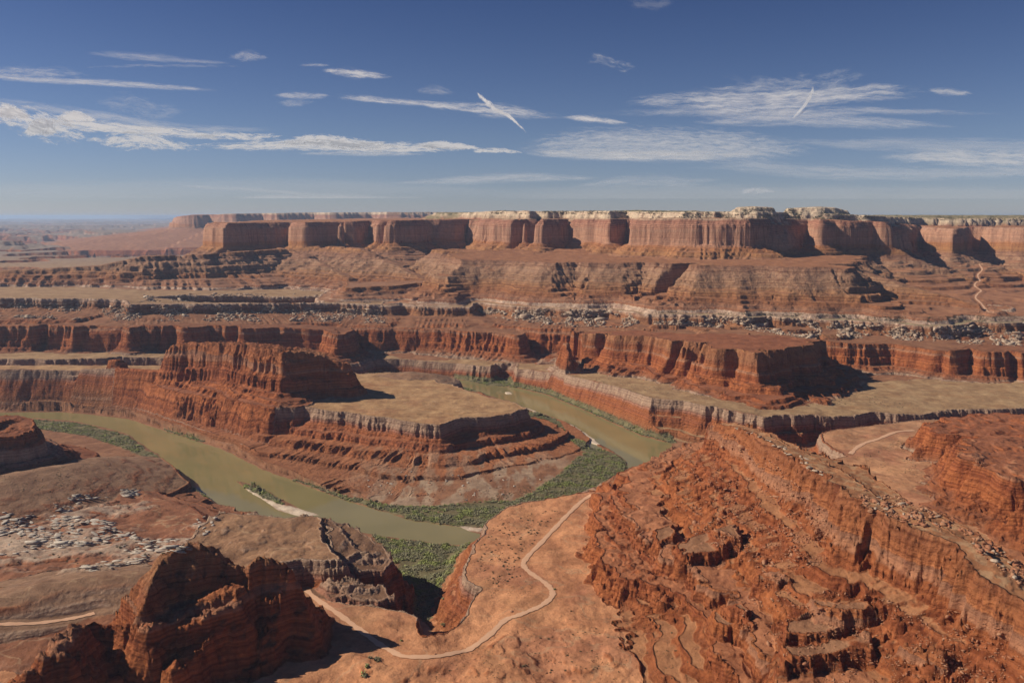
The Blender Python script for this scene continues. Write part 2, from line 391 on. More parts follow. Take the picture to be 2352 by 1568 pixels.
feature("ridge", "long red ridge with a pale caprock and a fluted wall in the right foreground", PL([(1640, 972, 208), (1689, 979, 234), (1739, 999, 244), (1800, 1036, 248), (1850, 1060, 248), (1920, 1115, 248), (1985, 1172, 248), (2067, 1194, 248), (2134, 1222, 247),
        (2184, 1252, 246), (2230, 1294, 243), (2250, 1322, 240), (2335, 1380, 234), (2500, 1490, 228), (2700, 1650, 225), (2900, 1600, 225), (2600, 1420, 225), (2420, 1335, 228), (2320, 1285, 232),
        (2240, 1228, 236), (2150, 1180, 238), (2070, 1140, 238), (2000, 1090, 238), (1900, 1050, 238), (1820, 1016, 236), (1745, 985, 232), (1689, 971, 222)]),
        [(-1, 0), (2, 9), (7, 14), (14, 46), (22, 54), (60, 72), (66, 80), (120, 104), (126, 112), (240, 152), (300, 172), (312, 240)], big=(12, 80), flute=(15, 26), gully=12, gL=36, terr=0.8, seed=33, top=(4, 40))
for q_, lf_ in [([(1795, 1452), (1860, 1446), (1925, 1428), (1932, 1470), (1880, 1486), (1800, 1492)], 16), ([(1800, 1512), (1930, 1494), (1990, 1490), (1995, 1518), (1900, 1530), (1800, 1546)], 15),
                ([(1560, 1268), (1620, 1240), (1680, 1226), (1695, 1258), (1640, 1286), (1566, 1300)], 15), ([(1860, 1395), (1990, 1398), (2012, 1415), (1900, 1422)], 10), ([(2060, 1500), (2150, 1498), (2165, 1518), (2070, 1522)], 9),
                ([(1640, 1420), (1700, 1408), (1730, 1440), (1680, 1462), (1640, 1456)], 13), ([(1500, 1230), (1545, 1215), (1560, 1240), (1510, 1262)], 10), ([(1745, 1330), (1800, 1322), (1815, 1340), (1755, 1350)], 8)]:
    feature("ledge_outcrop", "blocky ledge outcrop with a shaded face on the near ridge slope", RC(q_, lf_), [(-1, 0), (2, 8), (5, 10), (9, 24), (20, 34)], big=(7, 26), flute=(8, 18), terr=0.9, seed=61, top=(3, 24))
# -- right middle butte
feature("butte", "layered red butte at the right edge beyond the ridge", PL([(2122, 962, 118), (2150, 988, 130), (2205, 1015, 145), (2225, 1060, 148), (2300, 1095, 150), (2420, 1150, 155), (2800, 1350, 160), (3200, 1300, 150),
        (3000, 1000, 150), (2400, 950, 140), (2220, 948, 130)]),
        [(-1, 0), (3, 10), (9, 14), (14, 30), (26, 36), (34, 52), (60, 66), (100, 82)], big=(42, 130), flute=(22, 40), gully=10, gL=34, terr=1.0, notch=(60, 150), seed=35, top=(12, 70))
# -- buttes of the far bank
feature("butte", "broad red fluted butte above the right bank bench", PL([(1300, 796, 166), (1306, 778, 172), (1328, 764, 182), (1360, 766, 190), (1455, 771, 200), (1566, 783, 207), (1629, 793, 211), (1660, 802, 213), (1700, 803, 213), (1740, 812, 214), (1766, 805, 212),
        (1856, 793, 208), (1890, 783, 203), (1880, 766, 205), (1750, 752, 208), (1500, 752, 200), (1320, 748, 188)]),
        [(-1, 0), (3, 16), (7, 19), (13, 52), (20, 56), (28, 80), (60, 96), (110, 118), (140, 132)], big=(34, 120), flute=(19, 36), gully=9, gL=28, terr=1.0, notch=(52, 150), seed=37, top=(3, 60))
feature("cliff_band", "dark red cliff band with ledges below the boulder slopes", PL([(-900, 752, 208), (0, 749, 205), (120, 747, 204), (200, 751, 203), (230, 746, 203), (300, 753, 200), (330, 746, 200), (420, 751, 196), (500, 750, 191), (560, 754, 186), (640, 752, 180), (740, 757, 170), (775, 768, 166), (800, 764, 160), (826, 742, 150), (850, 752, 152), (890, 753, 152),
        (950, 754, 152), (1060, 758, 152), (1130, 762, 153), (1190, 768, 155), (1205, 764, 150), (1212, 745, 142), (1290, 745, 142), (1325, 748, 150), (1500, 745, 190), (1880, 755, 190), (1886, 772, 178), (1905, 784, 166), (2000, 788, 165), (2050, 786, 165), (2100, 794, 164), (2180, 807, 162), (2230, 800, 162), (2260, 807, 162), (2352, 812, 160), (2900, 830, 160)]) + [D(3400, 6500, 160), D(-1400, 6500, 200)],
        [(-1, 0), (3, 16), (7, 19), (12, 44), (19, 49), (25, 68), (42, 78), (75, 92), (105, 108), (115, 130)], big=(17, 130), flute=(14, 34), gully=9, gL=34, terr=1.0, notch=(48, 240), seed=39, top=(3, 60))
# -- pale rim plateau
ZW, KW = 243.0, 0.022
WRIM = PL([(-900, 690, 290), (0, 684, 284), (200, 686, 276), (285, 688, 272), (292, 698, 262), (500, 698, 250), (700, 695, 238), (786, 696, 232), (860, 700, 226), (933, 699, 222), (963, 703, 220), (1080, 703, 220), (1098, 694, 220), (1180, 702, 220),
        (1254, 706, 220), (1348, 707, 222), (1400, 706, 222), (1440, 712, 222), (1488, 720, 222), (1572, 722, 222), (1660, 722, 222), (1720, 728, 222), (1760, 724, 220), (1866, 731, 216), (1960, 734, 212), (2067, 743, 208), (2134, 748, 206), (2200, 746, 206), (2240, 736, 208), (2301, 740, 206), (2352, 737, 206), (2900, 742, 204)]) + [(40000, 60000, 240.0), (40000, 95000, 240.0), (-60000, 95000, 300.0), (-60000, 60000, 300.0), (-14000, 12000, 290.0)]
feature("pale_rim", "long pale sandstone rim above the boulder slopes", WRIM,
        [(-1, 0), (2, 11), (6, 13), (9, 30), (20, 36), (90, 48), (190, 62), (225, 84)], big=(16, 80), flute=(9, 30), gully=5, gL=24, terr=0.3, seed=41, top=(1.5, 200))
# far canyon country beyond the rim: incised benches and low mesas
_pi = len(FEATS) - 1
fm = (OWN == _pi)
wf = sstep(4700, 6500, Y) * fm
nn = fbm(X + 900, Y * 1.0, 2600, 5, 300, 0.55) + 0.25 * fbm(X, Y, 500, 3, 310)
cutd = sstep(0.02, 0.06, nn) * 70 + sstep(0.14, 0.18, nn) * 60 + sstep(0.26, 0.30, nn) * 60
ups = sstep(0.20, 0.26, -nn) * 60 + sstep(0.38, 0.44, -nn) * 110
lat = sstep(-500, -1500, X)
H = H - wf * cutd * 1.2 + wf * ups * sstep(7500, 9000, Y) * 0.45
H = H + fm * sstep(9000, 60000, Y) * 60
# two small dark topped hills out on the far plain
# cut: bay behind the pale rim on the left
cut = field_dist(PL([(330, 690), (420, 679), (560, 674), (700, 671), (765, 668), (735, 684), (600, 689), (450, 692)], 256), 200)
cw = sstep(0, 1, (-(cut + fbm(X, Y, 60, 3, 77) * 12)) / 12.0)
H = H - cw * 30
HB = H.copy()
dWr = field_dist(WRIM, 1200)
# mesa apron and spurs
feature("terrace_apron", "banded red and grey ledge apron below the central mesa", PL([(1060, 600, 392), (1110, 603, 392), (1170, 600, 392), (1240, 604, 392), (1320, 602, 392), (1400, 605, 392), (1480, 602, 394), (1560, 606, 396), (1680, 612, 398), (1780, 614, 396), (1850, 617, 396), (1900, 613, 394), (1940, 617, 388)]) + [D(2000, 4400, 400), D(1700, 4600, 420), D(1000, 4700, 420), D(1040, 4100, 400)],
        [(-1, 0), (3, 14), (14, 20), (60, 44), (66, 54), (110, 72), (114, 88), (130, 93), (150, 98), (154, 116), (190, 122), (195, 130), (240, 132), (246, 142), (320, 146), (326, 153), (600, 170)], big=(46, 170), flute=(34, 62), gully=20, gL=70, terr=1.0, notch=(120, 300), seed=43, top=(4, 80))
feature("spur", "long banded spur running down to the right valley", [D(1930, 3820, 378), D(2010, 3640, 345), D(2120, 3450, 300), D(2230, 3300, 262), D(2290, 3220, 240)],
        [(0, 0), (20, 4), (60, 22), (140, 50), (240, 80), (400, 130)], closed=False, big=(20, 120), flute=(10, 50), gully=9, gL=60, terr=1.0, seed=44)
feature("spur", "low red ledge bench left of the central apron", PL([(790, 662, 284), (900, 656, 285), (1000, 646, 290), (1080, 650, 300)]) + [D(1100, 4050, 310), D(1000, 4100, 290), D(800, 3980, 284)],
        [(0, 0), (4, 12), (30, 20), (60, 34), (120, 44)], big=(14, 70), flute=(6, 40), gully=4, terr=0.8, seed=45)
feature("spur", "grey capped ledge ridge on the far left", [D(-300, 4150, 330), D(0, 4180, 334), D(100, 4190, 342), D(230, 4200, 356), D(305, 4210, 392), D(330, 4230, 402), D(470, 4350, 408), D(560, 4500, 415), D(640, 4700, 420)],
        [(0, 0), (24, 2), (30, 18), (80, 40), (86, 52), (130, 66), (135, 84), (160, 90), (165, 106), (230, 116), (300, 130), (420, 150)], closed=False, big=(34, 160), flute=(26, 70), gully=16, gL=70, terr=1.0, seed=46)
feature("spur", "grey rounded spur under the left mesa", [D(700, 5000, 430), D(790, 4750, 432), D(835, 4600, 425), D(880, 4400, 380), D(940, 4200, 330), D(1000, 4050, 285)],
        [(0, 0), (20, 3), (60, 26), (150, 60), (300, 110), (420, 150)], closed=False, big=(30, 130), flute=(12, 60), gully=10, gL=50, terr=0.9, seed=47)
feature("spur", "second grey spur under the left mesa", [D(640, 4900, 420), D(700, 4600, 395), D(760, 4350, 340), D(800, 4200, 300)],
        [(0, 0), (20, 3), (60, 26), (150, 60), (300, 110)], closed=False, big=(30, 130), flute=(12, 60), gully=10, gL=50, terr=0.9, seed=48)
# mesa
mesa = [D(488, 5200, 560), D(492, 5000, 561), D(505, 4880, 561), D(527, 4800, 562), D(600, 5080, 564), D(668, 5230, 565), D(690, 5000, 566), D(702, 4960, 566), D(735, 5200, 568), D(765, 5180, 568), D(775, 5060, 570), D(790, 5060, 570), D(850, 5350, 574),
        D(868, 5150, 575), D(885, 4960, 576), D(908, 4930, 577), D(990, 5200, 580), D(1098, 5420, 582), D(1108, 5150, 583), D(1160, 4950, 584), D(1205, 4830, 585), D(1228, 5020, 585), D(1238, 4720, 586), D(1248, 4700, 586), D(1312, 5050, 586),
        D(1330, 4820, 587), D(1372, 4720, 588), D(1402, 4600, 588), D(1458, 4950, 589), D(1468, 4360, 590), D(1520, 4250, 590), D(1600, 4150, 590), D(1680, 4110, 590), D(1736, 4050, 590), D(1780, 4400, 590), D(1862, 4620, 588), D(1884, 4380, 586),
        D(1905, 4480, 580), D(1960, 4440, 575), D(2032, 4400, 570), D(2062, 4900, 560), D(2110, 5100, 545), D(2190, 4750, 530), D(2235, 5150, 535), D(2262, 5050, 535), D(2352, 4850, 535), D(2600, 4700, 535), D(3300, 4500, 535),
        D(3300, 60000, 560), D(1000, 60000, 560), D(820, 9000, 575), D(620, 6600, 570)]
feature("mesa", "great orange cliffed mesa across the skyline", mesa,
        [(-2, 0), (3, 9), (11, 12), (14, 22), (27, 27), (33, 128), (46, 136), (110, 170), (114, 180), (230, 214), (235, 226), (330, 246), (335, 258), (450, 280), (456, 292), (600, 316), (900, 346), (1300, 375)], big=(62, 330), flute=(10, 40), gully=20, gL=90, terr=1.0, notch=(130, 430), seed=51, top=(8, 150))
navajo = [D(1070, 6200, 618), D(1096, 5500, 620), D(1125, 5260, 624), D(1170, 5120, 624), D(1212, 5010, 624), D(1232, 5220, 624), D(1300, 5180, 622), D(1345, 5000, 622), D(1402, 4800, 622), D(1440, 5100, 622), D(1500, 4700, 615), D(1560, 4560, 615), D(1575, 4420, 614),
          D(1660, 4350, 616), D(1700, 4300, 616), D(1752, 4290, 614), D(1800, 4600, 614), D(1850, 4720, 614), D(1895, 4560, 606), D(1960, 4620, 600), D(2010, 4640, 596), D(2050, 5000, 588), D(2120, 5400, 584), D(2200, 5300, 580), D(2352, 5400, 580), D(3300, 5400, 580), D(3300, 60000, 600), D(1030, 60000, 600), D(1010, 9000, 615)]
feature("caprock", "cream and white sandstone caprock on the mesa top", [(a_, b_, c_ + 8) for a_, b_, c_ in navajo], [(-2, 0), (3, 18), (14, 22), (18, 42), (50, 50), (70, 62)], big=(30, 120), flute=(14, 50), terr=0.8, seed=53, top=(7, 200))
feature("dome", "pale sandstone dome on the mesa rim", [D(1690, 4400, 648), D(1730, 4390, 652), D(1772, 4420, 648), D(1765, 4500, 648), D(1700, 4500, 648)], [(0, 0), (8, 5), (22, 22), (40, 36)], big=(10, 60), flute=(5, 24), terr=0.5, seed=54)
feature("dome", "long pale dark capped dome right of the smaller dome", [D(1810, 4660, 645), D(1880, 4640, 654), D(1915, 4680, 650), D(1940, 4760, 636), D(1850, 4860, 648)], [(0, 0), (10, 6), (26, 24), (50, 46)], big=(12, 60), flute=(5, 24), terr=0.5, seed=55)
feature("caprock", "low cream tier with a tiny spire left of the caprock", [D(1000, 6600, 622), D(1060, 6500, 628), D(1200, 6000, 636), D(1480, 5900, 642), D(1600, 6200, 640), D(1700, 9000, 640), D(1000, 9000, 640)], [(0, 0), (10, 14), (60, 26), (100, 40)], big=(20, 160), flute=(8, 50), terr=0.5, seed=56, top=(6, 200))
feature("mesa", "hazy blue cliffed mesa far behind on the left skyline", [D(394, 12600, 575), D(402, 12300, 590), D(440, 12000, 615), D(480, 12400, 620), D(540, 12050, 642), D(600, 12700, 648), D(640, 12500, 650), D(720, 13300, 660), D(760, 12900, 662), D(850, 13600, 668), D(900, 13200, 668), D(1000, 13800, 670), D(1200, 13500, 670), D(1500, 14000, 670), D(1500, 30000, 620), D(500, 30000, 620)],
        [(0, 0), (20, 60), (60, 70), (80, 160), (160, 180), (500, 230), (1200, 300), (2200, 420)], big=(120, 700), flute=(50, 260), gully=20, gL=200, terr=0.8, seed=57, top=(6, 600))
# aprons and mesa skirts stop short of the pale rim
limw = HB + np.clip(-dWr - 30 + fbm(X, Y, 120, 3, 88) * 30, 0, 1e5) * 0.62
mw = (Y < 7000) & (H > limw)
OWN = np.where(mw & (limw <= HB + 1), _pi, OWN)
H = np.where(mw, limw, H)
# ---------------------------------------------------------------- the river cuts its banks
lim = 2.0 + np.clip(DW - 11, 0, 1e6) * 2.6
nearr = (dR < 880)
OWN = np.where(nearr & (H > lim) & (DW < 14), 0, OWN)
H = np.where(nearr & (DW >= 0), np.minimum(H, lim), H)
H = np.where(DW < 0, np.maximum(-4.0, DW * 0.4), H)
OWN = np.where(DW < 3, 0, OWN)
TERR = np.where(DW < 10, 0, TERR)
# ---------------------------------------------------------------- ledges, fine relief
S0 = H + 0.02 * np.clip(X, -2000, 2000)
rs = np.random.RandomState(5)
zin, zout, zc = [0.0], [0.0], 0.0
while zc < 720:
    t = rs.uniform(7, 20)
    f = rs.uniform(0.55, 0.8)
    zin += [zc + t * f, zc + t]
    zout += [zc + t * rs.uniform(0.18, 0.34), zc + t]
    zc += t
warp = fbm(X, Y, 220, 3, 500) * 7
SV = S0 + warp
T1 = np.interp(SV, zin, zout) - SV
H = H + T1 * TERR
dHr = np.abs(np.gradient(H, axis=0)) / np.gradient(rr)[:, None]
steep = sstep(0.25, 0.8, dHr) * (DW > 3)
H = H + steep * (fbm(X, Y, 14, 3, 520) * 3.4 + fbm(X, Y, 45, 3, 525) * 4.0) + (DW > 3) * fbm(X, Y, 22, 3, 530) * 0.8
lump = ridged(X, Y, 30, 3, 540) * sstep(0.1, 0.6, TERR) * sstep(2600, 1500, rr)[:, None]
H = H + lump * 1.5 * (DW > 6)
def owner_mask_(names):
    m = np.zeros(H.shape, bool)
    for i, (n_, l_) in enumerate(FEATS):
        if n_ in names: m |= (OWN == i)
    return m
def cells(L, seed, w=0.6):
    wx = X + fbm(X, Y, L * 2.2, 2, seed + 5) * L * w; wy = Y + fbm(X, Y, L * 2.2, 2, seed + 9) * L * w
    return (_hash(np.floor(wx / L).astype(np.int64), np.floor((wy + 0.4 * wx) / (L * 0.8)).astype(np.int64), seed) & 255) / 255.0 - 0.5
_bm = np.zeros(H.shape, bool)
for i, (n_, l_) in enumerate(FEATS):
    if n_ in ("rock_fin", "ledge_tier", "buttress", "ledge_outcrop", "ridge", "promontory", "butte", "knob"): _bm |= (OWN == i)
_nf = sstep(2900, 1500, rr)[:, None] * _bm * sstep(0.38, 0.95, dHr)
_ff = owner_mask_({'rock_fin'})
H = H + _ff * (ridged(X, Y, 26, 3, 720) * 7.0 - 3.0 + fbm(X, Y, 11, 2, 721) * 3.0)
_cb = owner_mask_({'butte'}) & (X < -520) & (X > -1100) & (Y > 2100)
H = H + _cb * sstep(180, 200, H) * (ridged(X, Y, 34, 3, 730) * 14.0 - 6.0)
H = H + _nf * (cells(9, 701) * 4.2 + cells(20, 702) * 6.0 + cells(42, 703) * 5.0)
# shallow gullies and slickrock swells on the near bench
def owner_mask(label_bits):
    m = np.zeros(H.shape, bool)
    for i, (n_, l_) in enumerate(FEATS):
        if n_ in label_bits: m |= (OWN == i)
    return m
mb = owner_mask({"road_bench"}) & (TERR < 0.05)
near_bottom = sstep(1150, 950, Y) * sstep(-330, -150, X)
H = H + mb * (fbm(X, Y, 90, 5, 560) * 7 + ridged(X + Y * 0.4, Y, 60, 3, 565) * 3) * near_bottom

# ---------------------------------------------------------------- roads pressed into the land
def smooth(pts, n=6):
    """Catmull-Rom"""
    out = []
    p = [np.array(q[:3], float) for q in pts]
    for i in range(len(p) - 1):
        a, b, c, d = p[max(i - 1, 0)], p[i], p[i + 1], p[min(i + 2, len(p) - 1)]
        for t in np.linspace(0, 1, n, endpoint=False):
            out.append(0.5 * ((2 * b) + (c - a) * t + (2 * a - 5 * b + 4 * c - d) * t * t + (3 * b - a - 3 * c + d) * t ** 3))
    out.append(p[-1])
    return np.array(out)
road_defs = [
    ("road", "main", 9.0, [(1385, 1130), (1362, 1139), (1338, 1150), (1308, 1177), (1290, 1195), (1271, 1216), (1237, 1253), (1207, 1283), (1203, 1298), (1217, 1314), (1251, 1337), (1267, 1354), (1267, 1369), (1247, 1387), (1221, 1400), (1190, 1411), (1160, 1424), (1127, 1453), (1087, 1485), (1053, 1498), (1000, 1505), (930, 1507), (896, 1494), (863, 1473), (823, 1443), (786, 1415), (745, 1385), (705, 1355)]),
    ("road", "left", 9.0, [(-60, 1434), (0, 1433), (67, 1432), (134, 1425), (180, 1416), (217, 1407)]),
    ("road", "right bench", 11.0, [(2100, 988), (2060, 992), (2017, 1007), (1990, 1016), (1967, 1028), (1953, 1042)]),
    ("road", "valley", 9.0, [(2284, 716), (2268, 707), (2254, 698), (2241, 684), (2245, 676), (2253, 667), (2239, 654), (2245, 646), (2251, 640), (2246, 631), (2256, 618), (2249, 606)]),
    ("track", "rim bench", 7.0, [(786, 694), (860, 692), (910, 692), (950, 698), (1040, 702), (1070, 701)]),
]
ROADS = []
for nm, key, wid, px in road_defs:
    pts = [raycast(*q) for q in px]
    pts = [q for q in pts if q is not None]
    if len(pts) < 3: continue
    c = smooth([q[:3] for q in pts], 8)
    z = hsample(c[:, 0], c[:, 1])
    for _ in range(25): z[1:-1] = (z[:-2] + 2 * z[1:-1] + z[2:]) / 4
    c[:, 2] = z
    ROADS.append((nm, key, wid, c))
    # press the road bed into the ground
    x0, x1, y0, y1 = c[:, 0].min() - 60, c[:, 0].max() + 60, c[:, 1].min() - 60, c[:, 1].max() + 60
    m = (X > x0) & (X < x1) & (Y > y0) & (Y < y1)
    ii = np.where(m.ravel())[0]
    xs, ys = X.ravel()[ii], Y.ravel()[ii]
    best = np.full(len(ii), 1e9); zz = np.zeros(len(ii))
    for a, b in zip(c[:-1], c[1:]):
        e = b - a; t = np.clip(((xs - a[0]) * e[0] + (ys - a[1]) * e[1]) / (e[0] ** 2 + e[1] ** 2 + 1e-9), 0, 1)
        d = np.hypot(xs - a[0] - t * e[0], ys - a[1] - t * e[1]); k = d < best
        best = np.where(k, d, best); zz = np.where(k, a[2] + t * e[2], zz)
    w = 1 - sstep(wid * 0.9, wid * 2.6 + 4, best)
    Hf = H.ravel(); Hf[ii] = Hf[ii] * (1 - w) + (zz - 0.55) * w; H = Hf.reshape(X.shape)

# ---------------------------------------------------------------- vegetation zones (world polygons on the canyon floor)
veg_px = {
    "nose": [(1205, 938), (1267, 958), (1290, 980), (1300, 1000), (1360, 1024), (1411, 1040), (1437, 1060), (1438, 1080), (1400, 1118), (1330, 1150), (1200, 1165), (1150, 1165), (1215, 1135), (1280, 1095), (1320, 1060), (1345, 1040), (1290, 1005), (1240, 985), (1207, 965)],
    "south shore": [(650, 1094), (700, 1106), (786, 1136), (896, 1160), (1000, 1163), (1130, 1152), (1250, 1150), (1180, 1180), (1110, 1210), (1020, 1202), (953, 1194), (896, 1177), (786, 1144), (702, 1112)],
    "south flat": [(855, 1226), (880, 1233), (1087, 1259), (1090, 1300), (1070, 1340), (1040, 1385), (960, 1380), (930, 1340), (905, 1290)],
    "ravine": [(930, 1340), (1080, 1330), (1060, 1400), (1010, 1450), (960, 1440), (945, 1400)],
    "left bank": [(76, 963), (167, 969), (234, 983), (294, 1000), (334, 1028), (374, 1055), (411, 1092), (440, 1122), (395, 1085), (345, 1058), (300, 1035), (200, 1002), (76, 985)],
    "left bank low": [(411, 1092), (450, 1122), (500, 1160), (470, 1150), (430, 1120)],
    "island": [(548, 1108), (600, 1122), (655, 1153), (645, 1160), (590, 1142), (555, 1120)],
    "far bank": [(1045, 869), (1120, 884), (1187, 888), (1254, 904), (1338, 938), (1405, 968), (1471, 998), (1555, 1018), (1540, 1003), (1471, 983), (1405, 953), (1338, 922), (1254, 888), (1187, 873), (1045, 862)],
    "north bank": [(375, 983), (420, 996), (475, 1012), (450, 1017), (395, 1000)],
    "east shore": [(1040, 880), (1090, 890), (1150, 912), (1120, 908), (1070, 895)],
}
VEG = {}
vegm = np.full(H.shape, -1e4)
for k_, v_ in veg_px.items():
    W_ = PL(v_, 3.0)
    f_ = -field_dist(W_, 120)
    VEG[k_] = (W_, f_)
    vegm = np.maximum(vegm, f_)
dense = sstep(-6, 6, vegm + fbm(X, Y, 30, 3, 610) * 12) * (H < 16) * (DW > 0.5)
sandm = np.maximum.reduce([-field_dist(PL(q, 1.0), 60) for q in (
    [(1277, 980), (1293, 966), (1320, 977), (1348, 993), (1382, 1021), (1338, 1023), (1298, 1010), (1278, 997)],
    [(640, 1158), (700, 1168), (735, 1182), (700, 1188), (660, 1180), (600, 1150), (560, 1128), (556, 1118)],
    [(1207, 934), (1250, 945), (1270, 957), (1245, 950), (1212, 941)],
    [(1156, 899), (1172, 899), (1180, 905), (1162, 907)],
    [(1045, 1206), (1110, 1212), (1108, 1222), (1070, 1216)])])
sandm = sstep(-4, 5, sandm + fbm(X, Y, 16, 2, 620) * 5) * (H < 6)
slabm = sstep(-30, 20, np.maximum.reduce([-field_dist(PL(q, 84), 150) for q in (
    [(0, 1175), (120, 1180), (230, 1190), (320, 1212), (325, 1235), (230, 1250), (120, 1262), (0, 1275), (-200, 1270), (-200, 1170)],
    [(110, 1165), (200, 1124), (300, 1122), (320, 1140), (210, 1150), (150, 1185)],
    [(440, 1195), (500, 1172), (515, 1190), (480, 1230), (440, 1225)],
    [(280, 1240), (440, 1235), (440, 1262), (330, 1290), (200, 1320), (180, 1300), (280, 1280)])]) + fbm(X, Y, 40, 4, 630) * 60) * (H > 25) * (H < 125)
H = H + slabm * (ridged(X * 0.3 + 5, Y * 1.0 + X * 0.15, 30, 3, 640) * 7.0)
slabm = slabm * sstep(0.15, 0.5, ridged(X * 0.3 + 5, Y * 1.0 + X * 0.15, 30, 3, 640) + 0.25 * fbm(X, Y, 12, 2, 641))
# ---------------------------------------------------------------- colour zones
slope = np.hypot(np.gradient(H, axis=0) / np.gradient(rr)[:, None], np.gradient(H, axis=1) / (rr[:, None] * (az[1] - az[0])))
def blur(A):
    B = A.copy(); B[1:-1] = (A[:-2] + 2 * A[1:-1] + A[2:]) / 4
    C = B.copy(); C[:, 1:-1] = (B[:, :-2] + 2 * B[:, 1:-1] + B[:, 2:]) / 4
    return C
flat = 1 - sstep(0.22, 0.55, blur(blur(slope)))
soil_by = {"canyon_floor": (.27, .13, .070), "slope": (.25, .105, .055), "gooseneck_bench": (.42, .25, .125), "canyon_bench": (.37, .235, .125), "road_bench": (.55, .255, .125),
           "butte": (.27, .10, .048), "ridge": (.35, .16, .075), "hill": (.26, .15, .09), "knob": (.30, .165, .09), "promontory": (.20, .11, .065), "rock_fin": (.27, .085, .035), "ledge_tier": (.40, .165, .080), "buttress": (.38, .15, .07),
           "cliff_band": (.25, .105, .052), "pale_rim": (.36, .225, .125), "terrace_apron": (.33, .15, .075), "spur": (.30, .15, .085), "mesa": (.35, .165, .088), "caprock": (.30, .24, .13), "dome": (.55, .42, .28)}
soil = np.zeros(H.shape + (3,), np.float32)
for i, (n_, l_) in enumerate(FEATS):
    soil[OWN == i] = soil_by.get(n_, (.3, .15, .08))
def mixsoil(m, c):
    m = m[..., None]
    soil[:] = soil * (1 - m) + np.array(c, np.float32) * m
# sage grey-green on the far rim flats, brown valley bottom, reddish near ground
pr = owner_mask({"pale_rim"})
mixsoil(pr * (dWr < -6) * sstep(300, 900, X) * sstep(3900, 3300, Y) * 0.75, (.27, .235, .14))
mixsoil(pr * (dWr > -6) * (Y < 4000) * 0.9, (.27, .12, .062))
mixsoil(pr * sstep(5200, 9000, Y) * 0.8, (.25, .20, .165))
nb = owner_mask({"road_bench"})
mixsoil(nb * sstep(-60, -260, X) * sstep(800, 1000, Y) * 0.55, (.27, .15, .085))
mixsoil(nb * sstep(500, 900, X) * 0.55, (.37, .22, .125))
mixsoil(nb * sstep(0.1, 0.5, fbm(X, Y, 110, 4, 650) + 0.1) * 0.5, (.36, .145, .085))
cf = owner_mask({"canyon_floor"})
gb = owner_mask({"gooseneck_bench"})
mixsoil(gb * sstep(0.05, 0.5, fbm(X, Y, 120, 4, 655)) * 0.5, (.38, .185, .09))
mixsoil(owner_mask({'ridge'}) * (H > 195) * sstep(0.0, 0.2, fbm(X, Y, 14, 4, 670)) * 0.8, (.42, .255, .14))
wash = sstep(0.045, 0.0, np.abs(fbm(X, Y * 1.4, 130, 4, 680))) * (TERR < 0.05)
mixsoil(wash * (gb | nb | owner_mask({'canyon_bench', 'slope', 'hill', 'knob'})) * 0.5, (.44, .29, .17))
mixsoil((nb | gb | owner_mask({'canyon_bench'})) * sstep(0.12, 0.4, fbm(X, Y, 60, 4, 682)) * 0.35, (.30, .15, .07))
gsl = gb * sstep(78, 66, H + 0.023 * X) * (X > -1200)
mixsoil(gsl * 0.85, (.36, .135, .062))
mixsoil(dense, (.17, .145, .075))
mixsoil(sandm, (.62, .50, .38))
mixsoil(slabm * 0.75, (.47, .37, .28))
# pale grey debris fans on the red slope inside the bend
fan = (gb | cf) * sstep(0.0, 0.35, fbm(X * 1.0, Y * 0.3, 34, 3, 660) + 0.16) * sstep(56, 34, H + 14 * fbm(X, Y * 0.2, 30, 2, 664)) * sstep(-440, -260, X) * sstep(230, 40, X) * sstep(2080, 1960, Y) * (DW > 25)
flat = flat * (1 - 0.45 * gsl)
flat = np.maximum(flat, np.maximum(dense, sandm))
flat = np.maximum(flat, slabm * 0.85)
flat = np.maximum(flat, fan * 0.5)
mixsoil(fan * (1 - dense), (.37, .255, .17))
flat = np.where(cf, np.maximum(flat, 0.8), flat)
S = (H + 0.02 * np.clip(X, -2000, 2000)).astype(np.float32)
# local offset of the rock column so that the rims of every bench fall in the grey / cream beds
off = np.zeros(H.shape, np.float32)
_w = 0; _z = 0
for _v in bankA[:-2]:
    _q = 1.0 / ((Xc - _v[0]) ** 2 + (Yc - _v[1]) ** 2 + 3000.0) ** 1.3
    _w = _w + _q; _z = _z + _q * _v[2]
zrim = up(_z / _w, 0, NR)
_w = 0; _z = 0
for _v in WRIM[:-5]:
    _q = 1.0 / ((Xc - _v[0]) ** 2 + (Yc - _v[1]) ** 2 + 3000.0) ** 1.3
    _w = _w + _q; _z = _z + _q * _v[2]
zwr = up(_z / _w, 0, NR)
_mm = owner_mask({"canyon_bench", "cliff_band", "pale_rim", "terrace_apron", "spur", "mesa"}) | ((OWN > 0) & owner_mask({"butte"}) & (X > 250) & (Y > 2300))
_tt = (H - zrim) / np.maximum(zwr - zrim, 40)
Scol = np.where(_tt < 0, H + 89 - zrim, np.where(_tt < 1, 89 + _tt * 154, H + (243 - zwr) * sstep(220, 20, H - zwr)))
Scol = np.where((dWr < 0) & (H < zwr + 12) & (H > zwr - 12), 241.0, Scol)
off = off + (_mm * (Y < 5200) * (Scol - H - 0.02 * np.clip(X, -2000, 2000))).astype(np.float32)
for i, (n_, l_) in enumerate(FEATS):
    if n_ == "rock_fin": off[OWN == i] = 22
    if n_ in ("ledge_tier", "buttress"): off[OWN == i] = 34
    if n_ == "road_bench": off[OWN == i] = (24 * np.maximum(sstep(68, 74, H), (X > 60) * (Y < 1150)) * (1 - 0.75 * (X < 60) * (Y > 1000)))[OWN == i]
    if n_ == "ridge": off[OWN == i] -= 25
    if n_ == "knob": off[OWN == i] = -22
    if n_ == "promontory": off[OWN == i] = -10
S = S + off
